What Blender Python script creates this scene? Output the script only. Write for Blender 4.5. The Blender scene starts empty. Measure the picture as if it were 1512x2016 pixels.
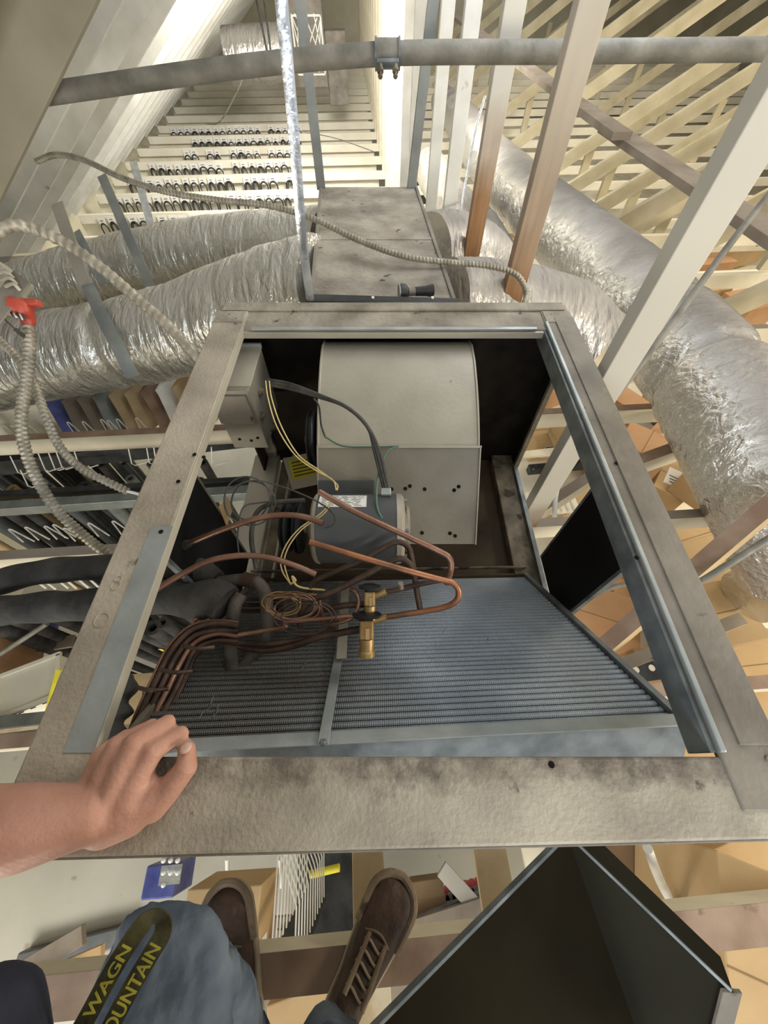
import bpy, math, random
from mathutils import Vector, Matrix, noise
random.seed(7)
sc = bpy.context.scene
COL = sc.collection
H = 3.65                       # camera height above the shop floor; everything below is laid out relative to the camera
FPX, CX, CY = 757.0, 756.0, 1008.0
PITCH = math.radians(56.7)     # camera looks this far below the horizon
Fv = Vector((0, math.cos(PITCH), -math.sin(PITCH))); Uv = Vector((0, math.sin(PITCH), math.cos(PITCH))); Rv = Vector((1, 0, 0))
YAW = math.radians(4.0)        # the building runs four degrees left of the air handler
EU = Vector((math.cos(YAW), math.sin(YAW), 0)); EV = Vector((-math.sin(YAW), math.cos(YAW), 0)); EZ = Vector((0, 0, 1))

# ---------------------------------------------------------------- camera, world, lights
cam = bpy.data.cameras.new('camera'); co = bpy.data.objects.new('camera', cam); COL.objects.link(co)
cam.sensor_fit = 'HORIZONTAL'; cam.sensor_width = 36; cam.lens = 36 * FPX / 1512.0
co.location = (0, 0, 0); co.rotation_euler = (math.pi / 2 - PITCH, 0, 0); cam.clip_start = 0.02; cam.clip_end = 200
sc.camera = co
w = bpy.data.worlds.new('world'); sc.world = w; w.use_nodes = True
bg = w.node_tree.nodes['Background']; bg.inputs[0].default_value = (1.0, 0.975, 0.93, 1); bg.inputs[1].default_value = 0.62
sc.view_settings.view_transform = 'Standard'; sc.view_settings.look = 'None'; sc.view_settings.gamma = 1
sc.view_settings.use_curve_mapping = False; sc.view_settings.exposure = 0.12

def area(name, loc, target, size, energy, color, sy=None):
    l = bpy.data.lights.new(name, 'AREA'); l.energy = energy; l.color = color; l.shape = 'RECTANGLE'; l.size = size; l.size_y = sy or size
    o = bpy.data.objects.new(name, l); COL.objects.link(o); o.location = loc
    o.rotation_euler = (Vector(target) - Vector(loc)).to_track_quat('-Z', 'Y').to_euler(); return o
# warm shop fluorescents (outside the frame: right, behind and high), then added fill lamps with no fixture behind them
area('unseen_light', (4.6, -1.6, -0.2), (2.2, 2.6, -2.0), 2.4, 170, (1.0, 0.87, 0.64), 0.5)
area('unseen_light', (5.5, 4.0, 2.2), (2.5, 5.0, -2.2), 2.6, 170, (1.0, 0.86, 0.62), 0.8)
area('unseen_light', (-2.6, -2.6, -1.75), (-0.8, 0.6, -3.0), 2.2, 90, (1.0, 0.93, 0.8), 0.4)
area('unseen_light', (-0.33, 4.5, 0.15), (-1.2, 6.9, -2.0), 1.6, 200, (1.0, 0.95, 0.86), 0.8)  # added lamp, brightens the far belt display
area('unseen_light', (0.9, 2.0, 0.6), (-1.3, 2.6, -0.6), 1.6, 20, (0.90, 0.95, 1.0), 0.6)  # added cool lamp, brightens the left rafters
area('unseen_light', (1.0, -0.9, 1.5), (0.0, 0.8, -0.8), 1.0, 9, (1.0, 0.97, 0.92), 0.6)  # added soft fill from above, no real lamp there
area('unseen_light', (-0.35, -1.5, 0.05), (0.6, 1.6, -0.3), 0.9, 24, (0.86, 0.93, 1.0), 0.5)  # added cool fill behind the camera for web and duct edges

# ---------------------------------------------------------------- helpers
def P(px, py, zc):
    """point seen at pixel (px, py) at distance zc along the view axis"""
    return Fv * zc + Rv * ((px - CX) / FPX * zc) + Uv * ((CY - py) / FPX * zc)
def PZ(px, py, z):
    r = P(px, py, 1.0); return r * (z / r.z)
def PX(px, py, x):
    r = P(px, py, 1.0); return r * (x / r.x)
def B(u, v, z):
    return EU * u + EV * v + EZ * z
ORG = {}
def finish_props(o, label=None, cat=None, group=None, kind=None):
    if label: o['label'] = label
    if cat: o['category'] = cat
    if group: o['group'] = group
    if kind: o['kind'] = kind
    return o
def thing(name, base, label, cat, group=None):
    o = bpy.data.objects.new(name, None); COL.objects.link(o); o.empty_display_size = 0.05
    o.location = base; ORG[o.name] = Vector(base)
    return finish_props(o, label, cat, group)
def frame(d, up=None):
    d = Vector(d).normalized(); up = Vector(up) if up is not None else Vector((0, 0, 1))
    if abs(d.dot(up.normalized())) > 0.98: up = Vector((0, 1, 0)) if abs(d.y) < 0.9 else Vector((1, 0, 0))
    s = d.cross(up).normalized(); u = s.cross(d).normalized(); return d, s, u
def spline(pts, n=8):
    pts = [Vector(p) for p in pts]
    if len(pts) < 3: return [pts[0].lerp(pts[-1], i / n) for i in range(n + 1)]
    out = []; q = [pts[0] * 2 - pts[1]] + pts + [pts[-1] * 2 - pts[-2]]
    for i in range(1, len(q) - 2):
        p0, p1, p2, p3 = q[i - 1:i + 3]
        for k in range(n):
            t = k / n
            out.append(0.5 * ((2 * p1) + (p2 - p0) * t + (2 * p0 - 5 * p1 + 4 * p2 - p3) * t * t + (3 * p1 - p0 - 3 * p2 + p3) * t ** 3))
    out.append(pts[-1]); return out
class M:
    def __init__(s): s.v = []; s.f = []
    def quad(s, a, b, c, d):
        n = len(s.v); s.v += [Vector(a), Vector(b), Vector(c), Vector(d)]; s.f.append((n, n + 1, n + 2, n + 3)); return s
    def hexa(s, c8):
        n = len(s.v); s.v += [Vector(c) for c in c8]
        for f in ((0, 3, 2, 1), (4, 5, 6, 7), (0, 1, 5, 4), (1, 2, 6, 5), (2, 3, 7, 6), (3, 0, 4, 7)): s.f.append(tuple(n + i for i in f))
        return s
    def box(s, c, size, ax=None):
        c = Vector(c); ax = ax or (Vector((1, 0, 0)), Vector((0, 1, 0)), Vector((0, 0, 1)))
        X, Y, Z = [a * (h / 2) for a, h in zip(ax, size)]
        return s.hexa([c - X - Y - Z, c + X - Y - Z, c + X + Y - Z, c - X + Y - Z, c - X - Y + Z, c + X - Y + Z, c + X + Y + Z, c - X + Y + Z])
    def bb(s, x0, x1, y0, y1, z0, z1):
        return s.box(((x0 + x1) / 2, (y0 + y1) / 2, (z0 + z1) / 2), (abs(x1 - x0), abs(y1 - y0), abs(z1 - z0)))
    def beam(s, a, b, wd, ht, up=None):
        a = Vector(a); b = Vector(b); d, sd, u = frame(b - a, up)
        return s.box((a + b) / 2, ((b - a).length, wd, ht), (d, sd, u))
    def tube(s, pts, r, seg=10, n=8, cap=True, smooth=True, rf=None, flat=1.0):
        path = spline(pts, n) if smooth else [Vector(p) for p in pts]
        L = len(path); d = (path[1] - path[0]).normalized(); _, sd, u = frame(d); base = len(s.v); dist = 0
        for i, p in enumerate(path):
            nd = (path[min(i + 1, L - 1)] - path[max(i - 1, 0)])
            if nd.length < 1e-9: nd = d
            nd = nd.normalized(); q = d.rotation_difference(nd); sd = q @ sd; u = q @ u; d = nd
            if i: dist += (p - path[i - 1]).length
            t = i / (L - 1); rr = r if not callable(r) else r(t)
            for k in range(seg):
                a = 2 * math.pi * k / seg; q2 = rr * (rf(t, a, dist) if rf else 1.0)
                s.v.append(p + sd * math.cos(a) * q2 + u * math.sin(a) * q2 * flat)
        for i in range(L - 1):
            for k in range(seg):
                k2 = (k + 1) % seg; s.f.append((base + i * seg + k, base + i * seg + k2, base + (i + 1) * seg + k2, base + (i + 1) * seg + k))
        if cap:
            s.f.append(tuple(base + k for k in range(seg - 1, -1, -1))); s.f.append(tuple(base + (L - 1) * seg + k for k in range(seg)))
        return s
    def cyl(s, a, b, r, seg=20, r2=None):
        r2 = r if r2 is None else r2
        return s.tube([a, b], lambda t: r + (r2 - r) * t, seg, 1, True, False)
    def hollow(s, a, b, ro, ri, seg=18):
        a = Vector(a); b = Vector(b); d, sd, u = frame(b - a); n = len(s.v)
        for p in (a, b):
            for rr in (ro, ri):
                for k in range(seg):
                    t = 2 * math.pi * k / seg; s.v.append(p + sd * math.cos(t) * rr + u * math.sin(t) * rr)
        for k in range(seg):
            j = (k + 1) % seg
            s.f += [(n + k, n + j, n + 2 * seg + j, n + 2 * seg + k), (n + seg + j, n + seg + k, n + 3 * seg + k, n + 3 * seg + j),
                    (n + j, n + k, n + seg + k, n + seg + j), (n + 2 * seg + k, n + 2 * seg + j, n + 3 * seg + j, n + 3 * seg + k)]
        return s
    def lathe(s, a, d, prof, seg=24):
        a = Vector(a); d, sd, u = frame(d); n = len(s.v)
        for (h, r) in prof:
            for k in range(seg):
                t = 2 * math.pi * k / seg; s.v.append(a + d * h + sd * math.cos(t) * r + u * math.sin(t) * r)
        for i in range(len(prof) - 1):
            for k in range(seg):
                j = (k + 1) % seg; s.f.append((n + i * seg + k, n + i * seg + j, n + (i + 1) * seg + j, n + (i + 1) * seg + k))
        s.f.append(tuple(n + k for k in range(seg - 1, -1, -1))); s.f.append(tuple(n + (len(prof) - 1) * seg + k for k in range(seg)))
        return s
    def prism(s, poly, off):
        n = len(s.v); k = len(poly); off = Vector(off); s.v += [Vector(p) for p in poly] + [Vector(p) + off for p in poly]
        s.f.append(tuple(n + i for i in range(k - 1, -1, -1))); s.f.append(tuple(n + k + i for i in range(k)))
        for i in range(k): s.f.append((n + i, n + (i + 1) % k, n + k + (i + 1) % k, n + k + i))
        return s
    def capsule(s, pts, rs, seg=14):
        pts = [Vector(p) for p in pts]; path = []; rad = []
        d0 = (pts[0] - pts[1]).normalized(); d1 = (pts[-1] - pts[-2]).normalized()
        for k in range(4, 0, -1):
            a = k / 4 * math.pi / 2 * 0.97; path.append(pts[0] + d0 * rs[0] * math.sin(a)); rad.append(rs[0] * math.cos(a))
        for i, p in enumerate(pts): path.append(p); rad.append(rs[i])
        for k in range(1, 5):
            a = k / 4 * math.pi / 2 * 0.97; path.append(pts[-1] + d1 * rs[-1] * math.sin(a)); rad.append(rs[-1] * math.cos(a))
        n = len(path); return s.tube(path, lambda t: rad[min(n - 1, int(round(t * (n - 1))))], seg, 1, True, False)
    def ball(s, c, r, seg=16, scale=(1, 1, 1), rot=None):
        n = len(s.v); rings = seg // 2; c = Vector(c)
        for i in range(rings + 1):
            ph = math.pi * i / rings
            for k in range(seg):
                t = 2 * math.pi * k / seg; q = Vector((math.sin(ph) * math.cos(t) * scale[0], math.sin(ph) * math.sin(t) * scale[1], math.cos(ph) * scale[2])) * r
                if rot is not None: q = rot @ q
                s.v.append(c + q)
        for i in range(rings):
            for k in range(seg):
                j = (k + 1) % seg; s.f.append((n + i * seg + k, n + (i + 1) * seg + k, n + (i + 1) * seg + j, n + i * seg + j))
        return s
    def to(s, name, mat, parent=None, smooth=False, bevel=0, label=None, cat=None, group=None, kind=None, base=None):
        me = bpy.data.meshes.new(name)
        if parent is not None: o0 = ORG[parent.name]
        elif base is not None: o0 = Vector(base)
        else:
            xs = [v.x for v in s.v]; ys = [v.y for v in s.v]; zs = [v.z for v in s.v]
            o0 = Vector(((min(xs) + max(xs)) / 2, (min(ys) + max(ys)) / 2, min(zs)))
        me.from_pydata([tuple(v - o0) for v in s.v], [], s.f); me.validate(); me.update()
        if smooth:
            me.polygons.foreach_set('use_smooth', [True] * len(me.polygons)); me.set_sharp_from_angle(angle=math.radians(38))
        me.materials.append(mat)
        o = bpy.data.objects.new(name, me); COL.objects.link(o)
        if parent is not None: o.parent = parent; ORG[o.name] = o0
        else: o.location = o0; ORG[o.name] = o0
        if bevel:
            b = o.modifiers.new('bevel', 'BEVEL'); b.width = bevel; b.segments = 2; b.limit_method = 'ANGLE'; b.angle_limit = math.radians(50)
        return finish_props(o, label, cat, group, kind)
def ordn(i):
    return ['first', 'second', 'third', 'fourth', 'fifth', 'sixth', 'seventh', 'eighth', 'ninth', 'tenth', 'eleventh', 'twelfth', 'thirteenth', 'fourteenth', 'fifteenth',
            'sixteenth', 'seventeenth', 'eighteenth', 'nineteenth', 'twentieth', 'twenty-first', 'twenty-second', 'twenty-third', 'twenty-fourth', 'twenty-fifth', 'twenty-sixth'][i]

# ---------------------------------------------------------------- materials
def mat(name, c1, c2=None, rough=0.6, metal=0.0, scale=6.0, detail=5, bump=0.0, bscale=60, spots=None, spot_scale=30, spot_at=0.7,
        stretch=(1, 1, 1), lo=0.35, hi=0.65, trans=0, sss=0, aniso=None, coat=0):
    m = bpy.data.materials.new(name); m.use_nodes = True; nt = m.node_tree; N = nt.nodes; Lk = nt.links
    b = N['Principled BSDF']; b.inputs['Roughness'].default_value = rough; b.inputs['Metallic'].default_value = metal
    if coat: b.inputs['Coat Weight'].default_value = coat; b.inputs['Coat Roughness'].default_value = 0.15
    if trans: b.inputs['Transmission Weight'].default_value = trans
    if sss: b.inputs['Subsurface Weight'].default_value = sss; b.inputs['Subsurface Radius'].default_value = (0.01, 0.004, 0.002); b.inputs['Subsurface Scale'].default_value = 1
    tc = N.new('ShaderNodeTexCoord'); mp = N.new('ShaderNodeMapping'); mp.inputs['Scale'].default_value = stretch
    Lk.new(tc.outputs['Object'], mp.inputs['Vector'])
    nz = N.new('ShaderNodeTexNoise'); nz.inputs['Scale'].default_value = scale; nz.inputs['Detail'].default_value = detail; Lk.new(mp.outputs[0], nz.inputs['Vector'])
    rp = N.new('ShaderNodeValToRGB'); rp.color_ramp.elements[0].position = lo; rp.color_ramp.elements[1].position = hi
    rp.color_ramp.elements[0].color = (*c1, 1); rp.color_ramp.elements[1].color = (*(c2 or c1), 1)
    Lk.new(nz.outputs['Fac'], rp.inputs[0]); last = rp.outputs[0]
    if spots:
        n2 = N.new('ShaderNodeTexNoise'); n2.inputs['Scale'].default_value = spot_scale; n2.inputs['Detail'].default_value = 6; Lk.new(mp.outputs[0], n2.inputs['Vector'])
        r2 = N.new('ShaderNodeMapRange'); r2.inputs[1].default_value = spot_at; r2.inputs[2].default_value = spot_at + 0.06; Lk.new(n2.outputs['Fac'], r2.inputs[0])
        mx = N.new('ShaderNodeMix'); mx.data_type = 'RGBA'; Lk.new(r2.outputs[0], mx.inputs[0]); Lk.new(last, mx.inputs[6]); mx.inputs[7].default_value = (*spots, 1); last = mx.outputs[2]
    Lk.new(last, b.inputs['Base Color'])
    if bump:
        nb = N.new('ShaderNodeTexNoise'); nb.inputs['Scale'].default_value = bscale; nb.inputs['Detail'].default_value = 4; Lk.new(mp.outputs[0], nb.inputs['Vector'])
        bp = N.new('ShaderNodeBump'); bp.inputs['Strength'].default_value = bump; bp.inputs['Distance'].default_value = 0.01; Lk.new(nb.outputs['Fac'], bp.inputs['Height']); Lk.new(bp.outputs[0], b.inputs['Normal'])
    if 'olive' in name or 'green_metal' in name or 'liner' in name or 'black_panel' in name: b.inputs['Specular IOR Level'].default_value = 0.12
    return m
DUSTY = mat('dusty_sheet_metal', (0.20, 0.175, 0.145), (0.40, 0.365, 0.31), 0.75, 0.15, 9, 8, 0.35, 70, (0.07, 0.052, 0.042), 26, 0.66)
DUSTY_GREY = mat('dusty_grey_metal', (0.175, 0.158, 0.135), (0.29, 0.265, 0.228), 0.7, 0.2, 7, 8, 0.2, 60, (0.09, 0.07, 0.055), 20, 0.68)
DUSTY_RAIL = mat('dust_caked_rail', (0.30, 0.265, 0.215), (0.48, 0.43, 0.355), 0.9, 0.0, 7, 10, 0.25, 160, (0.13, 0.10, 0.08), 15, 0.66)
def stain_band(m, y0, y1, c):      # caked dirt lying along one edge of the near rail
    nt = m.node_tree; N = nt.nodes; Lk = nt.links; b = N['Principled BSDF']; old = b.inputs['Base Color'].links[0].from_socket
    ge = N.new('ShaderNodeNewGeometry'); sp = N.new('ShaderNodeSeparateXYZ'); Lk.new(ge.outputs['Position'], sp.inputs[0])
    nz = N.new('ShaderNodeTexNoise'); nz.inputs['Scale'].default_value = 16; nz.inputs['Detail'].default_value = 12; nz.inputs['Roughness'].default_value = 0.7; Lk.new(ge.outputs['Position'], nz.inputs['Vector'])
    mm = N.new('ShaderNodeMapRange'); mm.inputs[1].default_value = y0; mm.inputs[2].default_value = y1; mm.inputs[4].default_value = 0.30; Lk.new(sp.outputs['Y'], mm.inputs[0])
    ad = N.new('ShaderNodeMath'); ad.operation = 'ADD'; Lk.new(mm.outputs[0], ad.inputs[0]); Lk.new(nz.outputs['Fac'], ad.inputs[1])
    r2 = N.new('ShaderNodeMapRange'); r2.inputs[1].default_value = 0.62; r2.inputs[2].default_value = 0.86; r2.inputs[4].default_value = 0.85; Lk.new(ad.outputs[0], r2.inputs[0])
    mx = N.new('ShaderNodeMix'); mx.data_type = 'RGBA'; Lk.new(r2.outputs[0], mx.inputs[0]); Lk.new(old, mx.inputs[6]); mx.inputs[7].default_value = (*c, 1); Lk.new(mx.outputs[2], b.inputs['Base Color'])
NEARR = mat('near_rail_dust', (0.30, 0.27, 0.22), (0.52, 0.48, 0.395), 0.9, 0.0, 9, 10, 0.22, 170, (0.12, 0.095, 0.08), 34, 0.69)
stain_band(NEARR, -0.045, -0.012, (0.10, 0.082, 0.072))
ZINC = mat('bare_zinc', (0.30, 0.34, 0.35), (0.42, 0.46, 0.48), 0.42, 0.45, 14, 5, 0.08, 90)
ZINC_D = mat('dull_zinc', (0.12, 0.14, 0.15), (0.24, 0.265, 0.275), 0.5, 0.4, 20, 6, 0.1, 60)
GALV = mat('galvanised', (0.37, 0.35, 0.295), (0.48, 0.455, 0.39), 0.5, 0.3, 5, 6, 0.05, 90, (0.2, 0.18, 0.15), 45, 0.74)
GALV_D = mat('galvanised_plate', (0.22, 0.205, 0.17), (0.31, 0.29, 0.245), 0.55, 0.3, 5, 6, 0.05, 90, (0.08, 0.07, 0.06), 40, 0.75)
DARKIN = mat('dark_liner', (0.008, 0.007, 0.006), (0.018, 0.014, 0.011), 0.9, 0, 12, 4, 0.2, 50)
BLACKP = mat('black_panel', (0.006, 0.006, 0.007), (0.014, 0.014, 0.015), 0.55, 0, 4, 4, 0.05, 30)
RUSTFL = mat('rusty_pan', (0.035, 0.022, 0.012), (0.075, 0.05, 0.028), 0.8, 0, 5, 6, 0.3, 40)
OLDRAIL = mat('grimy_rail', (0.10, 0.085, 0.06), (0.22, 0.19, 0.145), 0.8, 0.1, 18, 8, 0.3, 60, (0.04, 0.03, 0.02), 14, 0.62)
COPPER = mat('copper', (0.24, 0.13, 0.09), (0.36, 0.215, 0.16), 0.42, 0.75, 20, 5, 0.1, 60, (0.14, 0.085, 0.06), 12, 0.66)
COPPER_O = mat('bright_copper', (0.20, 0.11, 0.075), (0.50, 0.22, 0.11), 0.42, 0.75, 12, 5, 0.05, 60)
COPPER_D = mat('tarnished_copper', (0.045, 0.03, 0.024), (0.12, 0.078, 0.058), 0.5, 0.45, 25, 6, 0.2, 70, (0.20, 0.12, 0.08), 18, 0.68)
BRASS = mat('brass', (0.36, 0.24, 0.10), (0.52, 0.37, 0.18), 0.45, 0.7, 30, 4, 0.1, 60)
LEAD = mat('sleeved_pipe', (0.055, 0.047, 0.042), (0.13, 0.115, 0.10), 0.7, 0.1, 20, 6, 0.4, 40)
FOAM = mat('black_foam', (0.018, 0.018, 0.018), (0.065, 0.062, 0.058), 0.95, 0, 10, 7, 0.6, 35)
FIN = mat('coil_fins', (0.25, 0.30, 0.36), (0.38, 0.44, 0.52), 0.5, 0.2, 5, 3, 0, 50)
PIPEGREY = mat('dusty_pipe', (0.15, 0.145, 0.125), (0.27, 0.26, 0.23), 0.7, 0.2, 12, 6, 0.2, 60)
STRAP = mat('strap_steel', (0.22, 0.24, 0.24), (0.32, 0.34, 0.33), 0.5, 0.4, 10, 5, 0.05, 60)
SHINY = mat('shiny_strap', (0.62, 0.68, 0.76), (0.85, 0.9, 0.96), 0.22, 0.85, 25, 4, 0.4, 22)
ARMOR = mat('armoured_cable', (0.26, 0.24, 0.195), (0.42, 0.39, 0.325), 0.5, 0.4, 30, 4, 0, 50)
CREAM = mat('painted_wood', (0.60, 0.55, 0.42), (0.74, 0.69, 0.55), 0.75, 0, 5, 7, 0.08, 40, (0.40, 0.33, 0.22), 11, 0.72, stretch=(1, 1, 1))
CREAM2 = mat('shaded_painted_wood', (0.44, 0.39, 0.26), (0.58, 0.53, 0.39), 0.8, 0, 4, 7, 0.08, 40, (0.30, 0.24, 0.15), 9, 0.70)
TANR = mat('shaded_dusty_rafter', (0.25, 0.225, 0.165), (0.36, 0.33, 0.26), 0.8, 0, 2.5, 7, 0.08, 40, (0.17, 0.14, 0.10), 9, 0.71)  # dusty tan, darkened so the colour holds the shade on the near rafters
TANR2 = mat('shaded_smudged_rafter', (0.42, 0.40, 0.34), (0.60, 0.60, 0.57), 0.8, 0, 1.6, 7, 0.08, 40, (0.26, 0.22, 0.16), 9, 0.72)  # smudged middle tone, easing the painted rafter shade into white
WHITEW = mat('white_painted_wood', (0.58, 0.57, 0.52), (0.76, 0.76, 0.73), 0.75, 0, 4, 7, 0.08, 40, (0.38, 0.33, 0.25), 9, 0.71)
SHEATH = mat('white_sheathing', (0.66, 0.68, 0.70), (0.80, 0.82, 0.84), 0.8, 0, 3, 5, 0.05, 30)
BROWNTOP = mat('bare_wood', (0.24, 0.155, 0.105), (0.36, 0.26, 0.19), 0.8, 0, 9, 6, 0.15, 50, (0.12, 0.075, 0.045), 10, 0.68)
TANW = mat('tan_wood', (0.42, 0.31, 0.17), (0.54, 0.43, 0.27), 0.75, 0, 7, 6, 0.1, 50, (0.62, 0.56, 0.42), 5, 0.6)
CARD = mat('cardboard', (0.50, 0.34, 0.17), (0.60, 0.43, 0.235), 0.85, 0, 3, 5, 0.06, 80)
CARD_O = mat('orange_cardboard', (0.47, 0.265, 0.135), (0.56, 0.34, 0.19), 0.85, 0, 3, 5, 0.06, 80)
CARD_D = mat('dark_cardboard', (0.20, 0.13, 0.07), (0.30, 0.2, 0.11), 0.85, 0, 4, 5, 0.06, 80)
FLOORM = mat('concrete', (0.34, 0.335, 0.29), (0.46, 0.455, 0.41), 0.35, 0, 1.2, 8, 0.05, 30, (0.24, 0.21, 0.17), 6, 0.70)
WALLM = mat('cream_wall', (0.55, 0.51, 0.38), (0.66, 0.62, 0.48), 0.8, 0, 2, 6, 0.05, 30)
INSUL = mat('paper_faced_insulation', (0.40, 0.31, 0.16), (0.60, 0.51, 0.33), 0.6, 0, 2.5, 8, 0.6, 6)
PANELW = mat('cream_panel', (0.74, 0.70, 0.58), (0.86, 0.83, 0.72), 0.7, 0, 3, 5, 0, 30)
BLACK = mat('black_rubber', (0.012, 0.012, 0.014), (0.03, 0.03, 0.033), 0.5, 0, 20, 4, 0.1, 60)
BLACKST = mat('black_steel', (0.018, 0.02, 0.022), (0.05, 0.055, 0.058), 0.45, 0.4, 12, 5, 0.1, 60)
RAILG = mat('grey_green_steel', (0.16, 0.185, 0.18), (0.27, 0.29, 0.28), 0.45, 0.4, 10, 5, 0.05, 60)
WIREW = mat('white_wire', (0.75, 0.75, 0.70), (0.88, 0.88, 0.84), 0.35, 0.1, 10, 2)
WHITE = mat('white_label', (0.80, 0.80, 0.78), (0.86, 0.86, 0.85), 0.6, 0, 8, 3)
INK = mat('grey_ink', (0.16, 0.16, 0.17), (0.24, 0.24, 0.25), 0.7)
BLUEINK = mat('blue_ink', (0.04, 0.06, 0.30), (0.06, 0.09, 0.38), 0.6)
ORANGEINK = mat('orange_ink', (0.75, 0.42, 0.05), (0.8, 0.5, 0.1), 0.6)
BLUEPL = mat('blue_plastic', (0.05, 0.07, 0.30), (0.13, 0.16, 0.45), 0.35, 0, 12, 4, 0.2, 30)
YELLOW = mat('yellow_plastic', (0.62, 0.55, 0.02), (0.80, 0.74, 0.06), 0.5, 0, 12, 4)
YELLOWL = mat('yellow_sticker', (0.42, 0.38, 0.02), (0.52, 0.47, 0.03), 0.5, 0, 25, 5)
GREEN = mat('green_wire', (0.08, 0.16, 0.12), (0.12, 0.22, 0.17), 0.5)
YWIRE = mat('yellow_wire', (0.62, 0.50, 0.20), (0.75, 0.62, 0.3), 0.5)
GWIRE = mat('dark_wire', (0.035, 0.035, 0.033), (0.08, 0.08, 0.075), 0.6, 0, 30)
MOTORM = mat('motor_paint', (0.065, 0.072, 0.08), (0.11, 0.12, 0.13), 0.4, 0.2, 6, 4, 0.05, 60)
MOTOREND = mat('motor_end', (0.32, 0.29, 0.25), (0.42, 0.39, 0.34), 0.5, 0.3, 10)
RED = mat('red_plastic', (0.35, 0.04, 0.03), (0.5, 0.08, 0.05), 0.45, 0, 12, 4)
REDCAN = mat('red_can', (0.5, 0.02, 0.04), (0.65, 0.05, 0.08), 0.4, 0.1, 20, 4)
SKIN = mat('skin', (0.42, 0.215, 0.155), (0.54, 0.30, 0.235), 0.55, 0, 16, 6, 0.12, 220, (0.50, 0.26, 0.20), 26, 0.66, sss=0.12)
DENIM = mat('denim', (0.065, 0.095, 0.14), (0.16, 0.20, 0.255), 0.85, 0, 10, 6, 0.5, 30, (0.30, 0.34, 0.38), 8, 0.66)
NAVY = mat('navy_cloth', (0.008, 0.011, 0.024), (0.018, 0.022, 0.04), 0.9, 0, 10, 4, 0.4, 30)
LEATHER = mat('brown_leather', (0.028, 0.015, 0.009), (0.085, 0.048, 0.032), 0.6, 0, 16, 6, 0.4, 60, (0.16, 0.10, 0.07), 14, 0.66)
LEATHER_L = mat('scuffed_leather', (0.16, 0.11, 0.07), (0.28, 0.21, 0.14), 0.7, 0, 18, 7, 0.3, 60, (0.09, 0.055, 0.035), 20, 0.62)
SOLE = mat('shoe_sole', (0.30, 0.24, 0.17), (0.46, 0.39, 0.29), 0.7, 0, 18, 5, 0.2, 60)
LACE = mat('lace', (0.30, 0.22, 0.15), (0.45, 0.36, 0.26), 0.8)
HAIR = mat('hair', (0.03, 0.02, 0.012), (0.06, 0.04, 0.025), 0.8, 0, 40, 4, 0.6, 120)
STRAPB = mat('lanyard_cloth', (0.014, 0.014, 0.008), (0.05, 0.045, 0.012), 0.8, 0, 30, 4, 0.2, 90)
YPRINT = mat('yellow_print', (0.22, 0.20, 0.02), (0.38, 0.35, 0.04), 0.7, 0, 30, 4)
OLIVE = mat('dark_olive_liner', (0.008, 0.006, 0.002), (0.018, 0.014, 0.006), 0.85, 0, 3, 5, 0.15, 14)
OLIVE2 = mat('dark_green_metal', (0.013, 0.012, 0.007), (0.021, 0.02, 0.012), 0.75, 0.0, 3, 5, 0.1, 14)
GREYW = mat('grey_weathered_board', (0.20, 0.165, 0.13), (0.29, 0.25, 0.205), 0.8, 0, 6, 6, 0.1, 40)

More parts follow.
